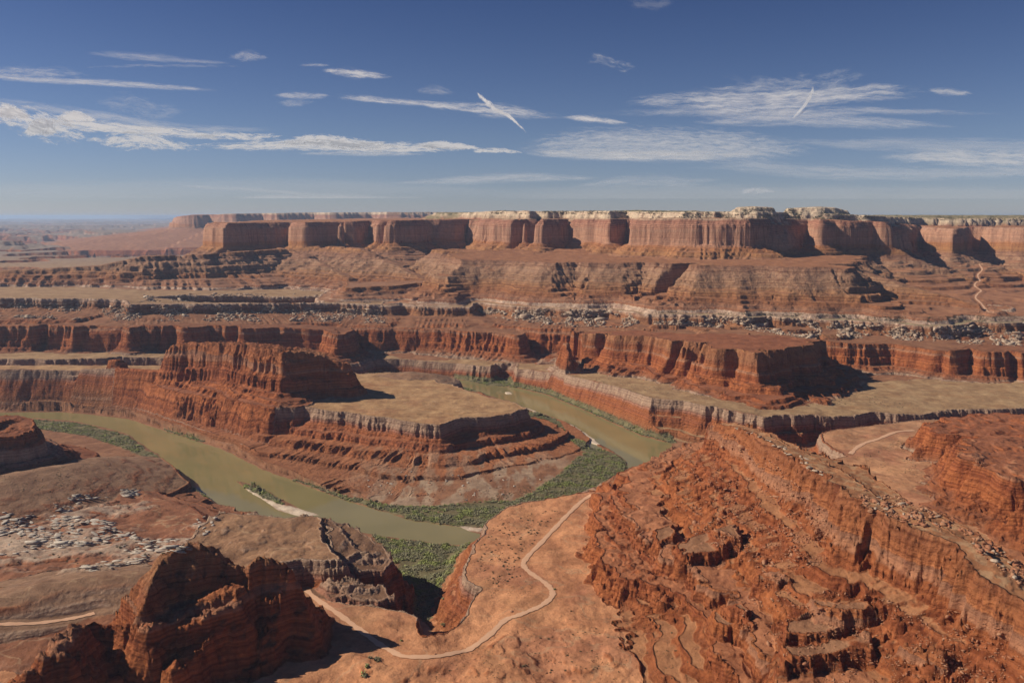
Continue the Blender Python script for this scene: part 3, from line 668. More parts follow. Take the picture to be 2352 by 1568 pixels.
_nk = owner_mask({"butte", "gooseneck_bench", "ridge"}) * sstep(-600, -640, X) * sstep(-1250, -1200, X) * (Y < 2700) * (Y > 2000) * (H > 26)
S = np.where(owner_mask({'butte'}), np.minimum(S, 198), S)
S = np.where(owner_mask({'ridge'}) & (X > 100), 100 + (H - 80) * 0.56, S)
S = np.where(_nk > 0.5, 98 + (H - 25) * 0.42, S).astype(np.float32)

# ---------------------------------------------------------------- material helpers
def mat(name):
    m = bpy.data.materials.new(name); m.use_nodes = True
    nt = m.node_tree; nt.nodes.clear()
    out = nt.nodes.new("ShaderNodeOutputMaterial"); b = nt.nodes.new("ShaderNodeBsdfPrincipled")
    nt.links.new(b.outputs[0], out.inputs[0])
    return m, nt, b, out
def nd(nt, typ, **kw):
    n = nt.nodes.new(typ)
    for k, v in kw.items():
        if k.startswith("i_"):
            n.inputs[int(k[2:])].default_value = v
        else: setattr(n, k, v)
    return n
def noise(nt, vec, scale, detail=4, rough=0.55, dim='3D'):
    n = nd(nt, "ShaderNodeTexNoise"); n.noise_dimensions = dim
    n.inputs["Scale"].default_value = scale; n.inputs["Detail"].default_value = detail; n.inputs["Roughness"].default_value = rough
    nt.links.new(vec, n.inputs["Vector"]); return n.outputs[0]
def math_(nt, op, a, b=None, clamp=False):
    n = nd(nt, "ShaderNodeMath", operation=op); n.use_clamp = clamp
    for i, q in enumerate((a, b)):
        if q is None: continue
        if isinstance(q, (int, float)): n.inputs[i].default_value = q
        else: nt.links.new(q, n.inputs[i])
    return n.outputs[0]
def mrange(nt, v, a, b, c=0.0, d=1.0):
    n = nd(nt, "ShaderNodeMapRange"); n.interpolation_type = 'SMOOTHSTEP'
    n.inputs[1].default_value = a; n.inputs[2].default_value = b; n.inputs[3].default_value = c; n.inputs[4].default_value = d
    nt.links.new(v, n.inputs[0]); return n.outputs[0]
def mixc(nt, f, a, b, mode='MIX'):
    n = nd(nt, "ShaderNodeMix", data_type='RGBA', blend_type=mode)
    for q, i in ((f, 0), (a, 6), (b, 7)):
        if isinstance(q, (int, float)): n.inputs[i].default_value = q
        elif isinstance(q, tuple): n.inputs[i].default_value = (*q, 1)
        else: nt.links.new(q, n.inputs[i])
    return n.outputs[2]
def ramp(nt, f, stops, interp='LINEAR'):
    n = nd(nt, "ShaderNodeValToRGB"); cr = n.color_ramp; cr.interpolation = interp
    while len(cr.elements) < len(stops): cr.elements.new(0.5)
    for e, (p, c) in zip(cr.elements, stops):
        e.position = p; e.color = (*c, 1)
    nt.links.new(f, n.inputs[0]); return n.outputs[0]
def scaled(nt, vec, s):
    n = nd(nt, "ShaderNodeMapping"); n.inputs["Scale"].default_value = s
    nt.links.new(vec, n.inputs[0]); return n.outputs[0]

# the rock column, bottom to top (metres)
col = [(0, (.25, .095, .050)), (30, (.36, .115, .052)), (42, (.27, .075, .036)), (54, (.37, .115, .050)), (62, (.33, .15, .095)), (68, (.35, .215, .14)), (78, (.42, .285, .195)), (90, (.37, .25, .17)),
       (95, (.29, .10, .052)), (112, (.31, .088, .037)), (130, (.38, .115, .047)), (150, (.29, .08, .036)), (172, (.37, .12, .052)), (190, (.28, .095, .05)), (205, (.36, .155, .085)),
       (222, (.30, .12, .065)), (236, (.42, .27, .18)), (243, (.50, .36, .26)), (248, (.40, .25, .16)), (252, (.33, .15, .08)), (290, (.30, .115, .058)), (315, (.34, .15, .08)), (330, (.32, .18, .10)), (365, (.36, .21, .125)),
       (395, (.29, .15, .09)), (412, (.38, .17, .085)), (448, (.38, .15, .075)), (456, (.44, .235, .145)), (520, (.47, .26, .165)), (578, (.36, .17, .11)), (590, (.50, .37, .25)), (615, (.68, .55, .39))]
col = [(p / 700.0, (c[0], c[1] * 1.10, c[2] * 0.92) if c[0] > 2.2 * c[1] else c) for p, c in col]
def make_terrain_material():
    m, nt, b, out = mat("layered_rock")
    geo = nd(nt, "ShaderNodeNewGeometry"); pos = geo.outputs[0]
    aS = nd(nt, "ShaderNodeAttribute", attribute_name="strata").outputs["Fac"]
    aF = nd(nt, "ShaderNodeAttribute", attribute_name="level").outputs["Fac"]
    aC = nd(nt, "ShaderNodeAttribute", attribute_name="soil").outputs["Color"]
    n1 = noise(nt, pos, 0.008, 4)
    s = math_(nt, 'ADD', aS, math_(nt, 'MULTIPLY', math_(nt, 'SUBTRACT', n1, 0.5), 26.0))
    base = ramp(nt, math_(nt, 'DIVIDE', s, 700.0), col)
    # thin beds: noise running along the strata only
    cv = nd(nt, "ShaderNodeCombineXYZ"); nt.links.new(math_(nt, 'MULTIPLY', s, 1.0), cv.inputs[2])
    bed = noise(nt, cv.outputs[0], 0.22, 4, 0.7)
    bed2 = noise(nt, cv.outputs[0], 0.05, 2, 0.6)
    base = mixc(nt, mrange(nt, bed, 0.35, 0.65), mixc(nt, 1.0, base, (.60, .50, .46), 'MULTIPLY'), mixc(nt, 1.0, base, (1.28, 1.30, 1.32), 'MULTIPLY'))
    base = mixc(nt, mrange(nt, bed2, 0.52, 0.62, 0, 0.35), base, (.40, .25, .17))
    # vertical desert varnish streaks
    st = noise(nt, scaled(nt, pos, (0.06, 0.06, 0.006)), 1.0, 4, 0.65)
    vp = noise(nt, pos, 0.0045, 3)
    base = mixc(nt, math_(nt, 'MULTIPLY', mrange(nt, st, 0.46, 0.70), mrange(nt, vp, 0.35, 0.6, 0.15, 0.85)), base, mixc(nt, 1.0, base, (.50, .38, .40), 'MULTIPLY'))
    st2 = noise(nt, scaled(nt, pos, (0.11, 0.11, 0.012)), 1.0, 3, 0.6)
    base = mixc(nt, mrange(nt, st2, 0.56, 0.74, 0, 0.35), base, mixc(nt, 1.0, base, (1.5, 1.6, 1.6), 'MULTIPLY'))
    # soil and dust on level ground
    g1 = noise(nt, pos, 0.02, 6, 0.65); g2 = noise(nt, pos, 0.22, 4, 0.7)
    so1 = mixc(nt, mrange(nt, g1, 0.35, 0.65), mixc(nt, 1.0, aC, (.78, .72, .70), 'MULTIPLY'), mixc(nt, 1.0, aC, (1.14, 1.14, 1.12), 'MULTIPLY'))
    so1 = mixc(nt, mrange(nt, g2, 0.45, 0.75, 0, 0.5), so1, mixc(nt, 1.0, aC, (.62, .60, .55), 'MULTIPLY'))
    # dark scrub and pale bare rock speckling the high caprock
    hs = mrange(nt, aS, 596, 606)
    sp1 = noise(nt, scaled(nt, pos, (1, 0.35, 1)), 0.035, 5, 0.7)
    so1 = mixc(nt, math_(nt, 'MULTIPLY', hs, mrange(nt, sp1, 0.51, 0.58)), so1, (.085, .085, .045))
    so1 = mixc(nt, math_(nt, 'MULTIPLY', hs, mrange(nt, sp1, 0.44, 0.34)), so1, (.60, .48, .34))
    lv = math_(nt, 'ADD', aF, math_(nt, 'MULTIPLY', math_(nt, 'SUBTRACT', g2, 0.5), 0.5), clamp=True)
    colr = mixc(nt, lv, base, so1)
    # patchy mottling
    mt = noise(nt, pos, 0.06, 5, 0.7)
    colr = mixc(nt, 1.0, colr, ramp(nt, mt, [(0.25, (.76, .74, .72)), (0.5, (1, 1, 1)), (0.78, (1.22, 1.2, 1.18))]), 'MULTIPLY')
    nt.links.new(colr, b.inputs["Base Color"])
    b.inputs["Roughness"].default_value = 0.95
    b.inputs["Specular IOR Level"].default_value = 0.15
    bp = nd(nt, "ShaderNodeBump"); bp.inputs["Strength"].default_value = 0.9; bp.inputs["Distance"].default_value = 5.0
    vo = nd(nt, "ShaderNodeTexVoronoi", feature='F1'); vo.inputs["Scale"].default_value = 0.14
    wv = nd(nt, "ShaderNodeVectorMath", operation='ADD'); nt.links.new(scaled(nt, pos, (1, 1, 1.6)), wv.inputs[0])
    nz = nd(nt, "ShaderNodeTexNoise"); nz.inputs["Scale"].default_value = 0.06; nt.links.new(pos, nz.inputs["Vector"])
    wv2 = nd(nt, "ShaderNodeVectorMath", operation='SCALE'); nt.links.new(nz.outputs[1], wv2.inputs[0]); wv2.inputs["Scale"].default_value = 10.0
    nt.links.new(wv2.outputs[0], wv.inputs[1]); nt.links.new(wv.outputs[0], vo.inputs["Vector"])
    rockh = math_(nt, 'ADD', math_(nt, 'ADD', noise(nt, pos, 0.16, 6, 0.75), math_(nt, 'MULTIPLY', bed, 0.55)), math_(nt, 'MULTIPLY', vo.outputs["Distance"], -0.45))
    rockh = math_(nt, 'ADD', rockh, math_(nt, 'MULTIPLY', st2, 0.5))
    flath = math_(nt, 'MULTIPLY', noise(nt, pos, 0.2, 5, 0.7), 0.35)
    bm_ = nd(nt, "ShaderNodeMix", data_type='FLOAT'); nt.links.new(lv, bm_.inputs[0]); nt.links.new(rockh, bm_.inputs[2]); nt.links.new(flath, bm_.inputs[3])
    bh = bm_.outputs[0]
    nt.links.new(bh, bp.inputs["Height"]); nt.links.new(bp.outputs[0], b.inputs["Normal"])
    return m
M_TERR = make_terrain_material()

def link(name, me, m=None, parent=None):
    o = bpy.data.objects.new(name, me); sc.collection.objects.link(o)
    if m is not None and me is not None and not me.materials: me.materials.append(m)
    if parent: o.parent = parent
    return o
def tag(o, label=None, cat=None, group=None, kind=None):
    if label: o["label"] = label
    if cat: o["category"] = cat
    if group: o["group"] = group
    if kind: o["kind"] = kind
    return o
def np_mesh(name, co, quads, smooth_=False):
    me = bpy.data.meshes.new(name)
    k = quads.shape[1]
    me.vertices.add(len(co)); me.vertices.foreach_set("co", co.astype(np.float32).ravel())
    me.loops.add(quads.size); me.loops.foreach_set("vertex_index", quads.astype(np.int32).ravel())
    me.polygons.add(len(quads)); me.polygons.foreach_set("loop_start", (np.arange(len(quads)) * k).astype(np.int32))
    if smooth_: me.polygons.foreach_set("use_smooth", np.ones(len(quads), bool))
    me.update(calc_edges=True)
    return me

# ---------------------------------------------------------------- build the land, one mesh per landform
ii, jj = np.meshgrid(np.arange(NR - 1), np.arange(NA - 1), indexing='ij')
fo = OWN[:-1, :-1].ravel()
v00 = (ii * NA + jj).ravel()
quad = np.stack([v00, v00 + NA, v00 + NA + 1, v00 + 1], 1)[:, ::-1]
XYZ = np.stack([X.ravel(), Y.ravel(), H.ravel()], 1)
Sf, Ff, Cf = S.ravel(), flat.astype(np.float32).ravel(), soil.reshape(-1, 3)
for i, (n_, l_) in enumerate(FEATS):
    q = quad[fo == i]
    if len(q) == 0: continue
    u, inv = np.unique(q, return_inverse=True)
    me = np_mesh(n_, XYZ[u], inv.reshape(q.shape))
    a = me.attributes.new("strata", 'FLOAT', 'POINT'); a.data.foreach_set("value", Sf[u])
    a = me.attributes.new("level", 'FLOAT', 'POINT'); a.data.foreach_set("value", Ff[u])
    a = me.attributes.new("soil", 'FLOAT_COLOR', 'POINT'); a.data.foreach_set("color", np.concatenate([Cf[u], np.ones((len(u), 1), np.float32)], 1).ravel())
    tag(link(n_, me, M_TERR), l_, kind="structure")
print("terrain", round(time.time() - T0, 1))

# ---------------------------------------------------------------- river
def river_mat():
    m, nt, b, out = mat("muddy_water")
    geo = nd(nt, "ShaderNodeNewGeometry"); pos = geo.outputs[0]
    n1 = noise(nt, pos, 0.006, 3); 
    c = mixc(nt, mrange(nt, n1, 0.35, 0.65), (.225, .185, .080), (.26, .21, .092))
    nt.links.new(c, b.inputs["Base Color"])
    b.inputs["Roughness"].default_value = 0.06
    b.inputs["IOR"].default_value = 1.33
    bp = nd(nt, "ShaderNodeBump"); bp.inputs["Strength"].default_value = 0.15; bp.inputs["Distance"].default_value = 0.12
    nt.links.new(noise(nt, scaled(nt, pos, (1, 1, 1)), 0.25, 3), bp.inputs["Height"]); nt.links.new(bp.outputs[0], b.inputs["Normal"])
    return m
xs = np.linspace(-2600, 1400, 41); ys = np.linspace(900, 3600, 41)
gx, gy = np.meshgrid(xs, ys, indexing='ij')
g = np.arange(41 * 41).reshape(41, 41)
q = np.stack([g[:-1, :-1], g[1:, :-1], g[1:, 1:], g[:-1, 1:]], -1).reshape(-1, 4)
tag(link("river", np_mesh("river", np.stack([gx.ravel(), gy.ravel(), np.zeros(gx.size)], 1), q), river_mat()), "muddy olive river looping round the bench", kind="structure")

# ---------------------------------------------------------------- roads
def road_mat():
    m, nt, b, out = mat("graded_dirt")
    geo = nd(nt, "ShaderNodeNewGeometry"); pos = geo.outputs[0]
    c = mixc(nt, noise(nt, pos, 0.12, 4), (.55, .30, .17), (.64, .38, .235))
    nt.links.new(c, b.inputs["Base Color"]); b.inputs["Roughness"].default_value = 1.0
    return m
RM = road_mat()
rl = {"main": "pale orange dirt road winding across the near bench", "left": "dirt road crossing the bottom left slope", "right bench": "dirt road curving over the bench behind the ridge",
      "valley": "pale dirt track climbing the far right valley", "rim bench": "thin pale track along the far white rim"}
for nm, key, wid, c in ROADS:
    t = np.gradient(c[:, :2], axis=0); t /= np.linalg.norm(t, axis=1)[:, None] + 1e-9
    nrm = np.stack([-t[:, 1], t[:, 0]], 1)
    wv = wid * 0.45 * (1 + 0.16 * np.sin(np.arange(len(c)) * 0.7) + 0.14 * np.sin(np.arange(len(c)) * 1.9 + 1))[:, None]
    L_, R_ = c.copy(), c.copy(); L_[:, :2] += nrm * wv; R_[:, :2] -= nrm * wv
    M_ = c.copy(); L_[:, 2] += 0.1; R_[:, 2] += 0.1; M_[:, 2] += 0.3
    n = len(c); co = np.concatenate([L_, M_, R_]); k = np.arange(n - 1)
    q = np.concatenate([np.stack([k, k + 1, n + k + 1, n + k], 1), np.stack([n + k, n + k + 1, 2 * n + k + 1, 2 * n + k], 1)])[:, ::-1]
    tag(link(nm, np_mesh(nm, co, q), RM), rl[key], kind="structure")

# ---------------------------------------------------------------- rocks
def ico(sub):
    import bmesh
    bm = bmesh.new(); bmesh.ops.create_icosphere(bm, subdivisions=sub, radius=1.0)
    v = np.array([x_.co[:] for x_ in bm.verts]); f = np.array([[w.index for w in p.verts] for p in bm.faces]); bm.free()
    return v, f
V1, F1 = ico(1); V2, F2 = ico(2)
def rock_variant(sub, seed, flatn=0.7):
    r = np.random.default_rng(seed)
    v, f = (V1, F1) if sub == 1 else (V2, F2)
    v = v.copy()
    for _ in range(7):                       # chop facets
        n = r.normal(size=3); n /= np.linalg.norm(n); d = r.uniform(0.45, 0.8)
        s = v @ n; k = s > d; v[k] -= np.outer(s[k] - d, n)
    v += r.normal(size=v.shape) * 0.03
    v *= np.array([1.0, r.uniform(0.6, 0.9), flatn * r.uniform(0.7, 1.0)])
    return v, f
def rock_mat(name, c1, c2, sc_=0.5):
    m, nt, b, out = mat(name)
    geo = nd(nt, "ShaderNodeNewGeometry"); pos = geo.outputs[0]
    c = mixc(nt, mrange(nt, noise(nt, pos, 0.045, 5, 0.7), 0.35, 0.65), c1, c2)
    c = mixc(nt, 1.0, c, ramp(nt, noise(nt, pos, sc_, 4, 0.7), [(0.3, (.72, .70, .68)), (0.7, (1.15, 1.15, 1.15))]), 'MULTIPLY')
    nt.links.new(c, b.inputs["Base Color"]); b.inputs["Roughness"].default_value = 0.95
    bp = nd(nt, "ShaderNodeBump"); bp.inputs["Strength"].default_value = 0.5; bp.inputs["Distance"].default_value = 0.6
    nt.links.new(noise(nt, pos, 0.8, 4), bp.inputs["Height"]); nt.links.new(bp.outputs[0], b.inputs["Normal"])
    return m
M_PALE = rock_mat("pale_sandstone", (.34, .23, .155), (.52, .40, .29))
M_RED = rock_mat("red_sandstone", (.33, .12, .055), (.42, .22, .12))
M_GREY = rock_mat("grey_limestone", (.42, .35, .28), (.55, .47, .38))
def inpoly(px, py, poly):
    c = False; n = len(poly)
    for i in range(n):
        (x1, y1), (x2, y2) = poly[i], poly[(i + 1) % n]
        if (y1 > py) != (y2 > py) and px < (x2 - x1) * (py - y1) / (y2 - y1) + x1: c = not c
    return c
def scatter(poly, n, rand, clump=None, seed=0):
    """random ground points seen inside an outline of the notes"""
    xs_ = [p[0] for p in poly]; ys_ = [p[1] for p in poly]; out = []; tries = 0
    while len(out) < n and tries < n * 60:
        tries += 1
        px, py = rand.uniform(min(xs_), max(xs_)), rand.uniform(min(ys_), max(ys_))
        if not inpoly(px, py, poly): continue
        if clump is not None:
            v = float(fbm(np.array([px]), np.array([py * 2.2]), clump, 3, seed)[0])
            if v < rand.uniform(-0.15, 0.25): continue
        h = raycast(px, py)
        if h is None: continue
        out.append(h)
    return out
def merged(name, variants, items, m, label, kind="stuff"):
    """items: (x,y,z,sx,sy,sz,rot,tilt)"""
    co, fc, base = [], [], 0
    for k, it in enumerate(items):
        v, f = variants[k % len(variants)]
        c, s = math.cos(it[6]), math.sin(it[6]); w = v * np.array(it[3:6])
        ct, st_ = math.cos(it[7]), math.sin(it[7])
        w = np.stack([w[:, 0] * ct + w[:, 2] * st_, w[:, 1], -w[:, 0] * st_ + w[:, 2] * ct], 1)
        w = np.stack([w[:, 0] * c - w[:, 1] * s, w[:, 0] * s + w[:, 1] * c, w[:, 2]], 1) + np.array(it[:3])
        co.append(w); fc.append(f + base); base += len(v)
    if not co: return None
    return tag(link(name, np_mesh(name, np.concatenate(co), np.concatenate(fc)), m), label, kind=kind)
RV1 = [rock_variant(1, s) for s in range(8)]
RV2 = [rock_variant(2, s + 50) for s in range(5)]
rock_me = {}
def rock_objects(prefix, pts, m, smin, smax, label, group, rand, flatn=0.6, cat="boulder", mname=""):
    for k, h in enumerate(pts):
        key = (mname, k % 5)
        if key not in rock_me:
            v, f = RV2[k % 5]
            rock_me[key] = np_mesh(prefix, v, f); rock_me[key].materials.append(m)
        o = bpy.data.objects.new(prefix, rock_me[key]); sc.collection.objects.link(o)
        s = rand.uniform(smin, smax) * rand.uniform(0.7, 1.25)
        o.location = (h[0], h[1], h[2] + s * flatn * 0.25)
        o.scale = (s, s * rand.uniform(0.6, 1.0), s * flatn * rand.uniform(0.7, 1.2))
        o.rotation_euler = (rand.uniform(-.2, .2), rand.uniform(-.3, .3), rand.uniform(0, 6.28))
        tag(o, label, cat, group)
rd = random.Random(3)
# boulder slopes below the pale rim
rub_zones = [([(0, 695), (300, 702), (780, 706), (900, 715), (880, 742), (600, 738), (300, 738), (0, 728)], 3600, 7, 60),
             ([(330, 677), (760, 672), (740, 688), (560, 692), (340, 694)], 900, 7, 50),
             ([(1080, 705), (1160, 712), (1250, 710), (1440, 714), (1470, 740), (1440, 752), (1250, 748), (1130, 730)], 2600, 8, 60),
             ([(1480, 728), (1700, 728), (1880, 735), (1890, 770), (1860, 778), (1700, 755), (1500, 745)], 2400, 7, 60),
             ([(1890, 738), (2060, 750), (2200, 752), (2352, 742), (2352, 795), (2200, 790), (2060, 780), (1910, 775)], 2600, 7.5, 60)]
items = []
for poly, n, s0, cl in rub_zones:
    for h in scatter(poly, n, rd, cl, 5):
        s = s0 * math.exp(rd.gauss(-0.70, 0.62))
        items.append((h[0], h[1], h[2] + s * 0.1, s * 1.2, s * rd.uniform(.6, 1), s * rd.uniform(.35, .7), rd.uniform(0, 6.28), rd.uniform(-.5, .5)))
merged("rubble", RV1, items, M_PALE, "pale rubble spilling down the slope below the far rim")
items = []
for poly, n, cl in [([(0, 1175), (120, 1182), (230, 1192), (320, 1212), (325, 1235), (230, 1250), (120, 1262), (0, 1275)], 420, 60), ([(110, 1160), (200, 1126), (310, 1122), (318, 1138), (210, 1145), (150, 1180)], 130, 60),
                    ([(280, 1240), (440, 1235), (440, 1262), (330, 1290), (210, 1315), (190, 1300), (280, 1280)], 170, 60)]:
    for h in scatter(poly, n, rd, cl, 5):
        s = 5.0 * math.exp(rd.gauss(-0.2, 0.45))
        items.append((h[0], h[1], h[2] + s * 0.05, s * 1.7, s * rd.uniform(.5, .8), s * rd.uniform(.18, .35), rd.uniform(-.35, .35), rd.uniform(-.08, .08)))
merged("broken_ledge", RV1, items, M_GREY, "cracked cream sandstone pavement at the lower left")
# debris of the near ridge and of the red slopes
items = []
for poly, n, s0, cl in [([(1560, 1010), (1680, 990), (1800, 1080), (1900, 1180), (1900, 1290), (1780, 1330), (1600, 1230), (1520, 1120), (1480, 1070)], 3600, 1.7, 50),
                        ([(1700, 1330), (2100, 1380), (2352, 1440), (2352, 1568), (1900, 1568), (1700, 1450)], 1600, 1.4, 70),
                        ([(1960, 1120), (2100, 1150), (2352, 1290), (2352, 1350), (2200, 1230), (2000, 1180)], 1100, 2.6, 40),
                        ([(700, 1000), (1250, 1030), (1230, 1120), (1000, 1180), (800, 1120), (600, 1050)], 1500, 1.7, 60),
                        ([(1080, 1400), (1600, 1400), (1600, 1568), (900, 1568), (900, 1520)], 500, 0.9, 90)]:
    for h in scatter(poly, n, rd, cl, 9):
        s = s0 * math.exp(rd.gauss(-0.3, 0.5))
        items.append((h[0], h[1], h[2] + s * 0.1, s * 1.2, s * rd.uniform(.6, 1), s * rd.uniform(.4, .8), rd.uniform(0, 6.28), rd.uniform(-.4, .4)))
merged("debris", RV1, items, M_RED, "loose red and tan rock debris on the ridge slopes")
rock_objects("boulder", scatter([(1080, 708), (1440, 716), (1470, 744), (1250, 746), (1130, 730)], 26, rd), M_PALE, 7, 12, "big pale boulder on the slope under the middle of the far rim", "pale boulders under the middle of the far rim", rd, mname="p")
rock_objects("boulder", scatter([(1930, 752), (2200, 756), (2352, 750), (2352, 790), (2060, 776)], 40, rd), M_PALE, 6, 12, "big pale boulder tumbled below the rim at the far right", "pale boulders at the far right", rd, mname="p")
rock_objects("boulder", scatter([(200, 705), (780, 708), (860, 735), (300, 734)], 30, rd), M_PALE, 5, 9, "pale boulder in the field below the left rim", "pale boulders below the left rim", rd, mname="p")
rock_objects("boulder", scatter([(800, 1090), (1000, 1070), (1250, 1100), (1180, 1150), (1000, 1158), (850, 1130)], 34, rd), M_GREY, 2.5, 4.6, "pale grey boulder at the foot of the red slope inside the bend", "grey boulders at the foot of the bend slope", rd, mname="g")
rock_objects("boulder", scatter([(1620, 1010), (1700, 1010), (1830, 1120), (1880, 1230), (1800, 1260), (1650, 1180), (1540, 1080)], 50, rd), M_RED, 2.4, 4.2, "tan boulder on the debris slope of the near ridge", "boulders on the near ridge slope", rd, mname="r")
rock_objects("boulder", scatter([(1980, 1125), (2100, 1160), (2330, 1280), (2330, 1330), (2200, 1220), (2020, 1180)], 34, rd), M_PALE, 3, 5.5, "pale boulder on the shaded back of the near ridge", "boulders behind the near ridge", rd, mname="p")
rock_objects("rock_slab", scatter([(0, 1185), (230, 1195), (320, 1215), (320, 1235), (120, 1258), (0, 1265)], 40, rd), M_GREY, 6, 11, "flat cream sandstone slab in the pavement at the lower left", "cream slabs at the lower left", rd, 0.22, "rock slab", mname="g")
rock_objects("rock_slab", scatter([(440, 1192), (500, 1174), (512, 1188), (475, 1235), (445, 1225)], 12, rd), M_GREY, 4, 8, "rounded cream slab beside the smooth tan knob", "cream slabs beside the knob", rd, 0.45, "rock slab", mname="g")
rock_objects("caprock_block", scatter([(1655, 976), (1689, 976), (1800, 1026), (1850, 1052), (1900, 1085), (1890, 1100), (1800, 1040), (1740, 1003), (1689, 984)], 26, rd), M_PALE, 3.5, 6.5, "pale flat caprock block on the crest of the near ridge", "caprock blocks on the near crest", rd, 0.4, "rock", mname="p")
print("rocks", round(time.time() - T0, 1))

# ---------------------------------------------------------------- vegetation
def leaf_mat(name, c1, c2, c3):
    m, nt, b, out = mat(name)
    geo = nd(nt, "ShaderNodeNewGeometry"); pos = geo.outputs[0]
    n = noise(nt, pos, 0.035, 4, 0.65); n2 = noise(nt, pos, 0.35, 3, 0.7)
    c = mixc(nt, mrange(nt, n, 0.42, 0.55), c1, c2)
    c = mixc(nt, mrange(nt, n2, 0.5, 0.7, 0, 0.8), c, c3)
    nt.links.new(c, b.inputs["Base Color"]); b.inputs["Roughness"].default_value = 0.8
    b.inputs["Specular IOR Level"].default_value = 0.2
    return m
M_LEAF = leaf_mat("tamarisk_leaves", (.26, .285, .085), (.26, .24, .14), (.33, .29, .18))
M_SAGE = leaf_mat("sage_leaves", (.10, .09, .045), (.16, .12, .065), (.07, .085, .03))
M_WOOD, nt_, b_, _o = mat("grey_bark"); b_.inputs["Base Color"].default_value = (.13, .09, .06, 1); b_.inputs["Roughness"].default_value = 0.9
def bush_variant(seed, nl=46):
    """a shrub crown of many small leaf clumps spread through its volume"""
    r = np.random.default_rng(seed); co, fc = [], []; b = 0
    for _ in range(nl):
        d = r.normal(size=3); d[2] = abs(d[2]); d /= np.linalg.norm(d)
        c = d * np.array([1, 1, 0.85]) * r.uniform(0.35, 1.0) ** 0.6 * (1 + 0.25 * math.sin(3 * math.atan2(d[1], d[0]) + seed))
        s = r.uniform(0.16, 0.34)
        t = r.normal(size=(4, 3)) * s
        co.append(t + c); fc += [[b, b + 1, b + 2], [b, b + 3, b + 1], [b + 1, b + 3, b + 2], [b, b + 2, b + 3]]; b += 4
    v = np.concatenate(co); v[:, 2] = np.maximum(v[:, 2], 0.02)
    return v, np.array(fc)
BV = [bush_variant(s) for s in range(6)]
BS = [bush_variant(s + 20, 14) for s in range(8)]
def stems(seed):
    r = np.random.default_rng(seed); co, fc = [], []; b = 0
    for k in range(4):
        a = k * 1.57 + r.uniform(-.4, .4); tip = np.array([math.cos(a) * .45, math.sin(a) * .45, .6]); 
        for (c, w) in ((np.array([0, 0, -0.15]), .09), (tip, .03)):
            for e in range(4): co.append(c + np.array([math.cos(e * 1.57) * w, math.sin(e * 1.57) * w, 0]))
        for e in range(4): fc.append([b + e, b + (e + 1) % 4, b + 4 + (e + 1) % 4, b + 4 + e])
        b += 8
    return np.array(co), np.array(fc)
sv, sf = stems(1)
ME_STEM = np_mesh("stems", sv, sf); ME_STEM.materials.append(M_WOOD)
ME_CR = {}
def shrub(name, x, y, z, r, m, label, cat, group, h=0.85):
    root = bpy.data.objects.new(name, None); sc.collection.objects.link(root)
    root.location = (x, y, z - 0.1); root.scale = (r, r * rd.uniform(.8, 1.1), r * h); root.rotation_euler = (0, 0, rd.uniform(0, 6.28)); root.empty_display_size = 0.5
    tag(root, label, cat, group)
    key = (m.name, rd.randrange(6))
    if key not in ME_CR:
        ME_CR[key] = np_mesh("crown", *BV[key[1]]); ME_CR[key].materials.append(m)
    for nm2, me2 in (("crown", ME_CR[key]), ("stems", ME_STEM)):
        o = bpy.data.objects.new(nm2, me2); sc.collection.objects.link(o); o.parent = root
# riverside thickets
items = []
big_items = []
for key, dens, hgt in (("nose", 3600, 2.6), ("south shore", 2600, 2.6), ("south flat", 3600, 2.5), ("ravine", 500, 1.8), ("left bank", 2100, 2.6), ("left bank low", 260, 2.2), ("island", 420, 3.0), ("far bank", 1700, 2.6), ("north bank", 160, 2.6), ("east shore", 260, 2.2)):
    W_, f_ = VEG[key]; A = np.array(W_); lo, hi = A.min(0), A.max(0)
    cnt = 0; tr = 0
    poly2 = [(p[0], p[1]) for p in W_]
    n_ = dens * 30
    bx = rng.uniform(lo[0], hi[0], n_); by = rng.uniform(lo[1], hi[1], n_)
    cl = fbm(bx, by, 42, 3, 71)
    hz = hsample(bx, by); smz = hsample(bx, by, sandm)
    for k in range(n_):
        if cnt >= dens: break
        if smz[k] > 0.3 or hz[k] < 0.45 or hz[k] > 15 or cl[k] < -0.05 - rd.uniform(0, .30): continue
        if not inpoly(bx[k], by[k], poly2): continue
        s = hgt * rd.uniform(0.4, 1.45) * (1.0 + 0.5 * max(cl[k], 0)); cnt += 1
        it = (bx[k], by[k], hz[k], s, s * rd.uniform(.8, 1.2), s * rd.uniform(.7, 1.05), rd.uniform(0, 6.28), 0.0)
        if key in ("south flat",) and cnt % 60 == 0: big_items.append((it, key))
        else: items.append(it)
merged("riverside_thicket", BS, items, M_LEAF, "green tamarisk thicket lining the river banks")
for it, key in big_items:
    shrub("bush", it[0], it[1], it[2], it[3] * 1.35, M_LEAF, "rounded green bush standing out of the thicket on the near river flat", "bush", "bushes on the near river flat")
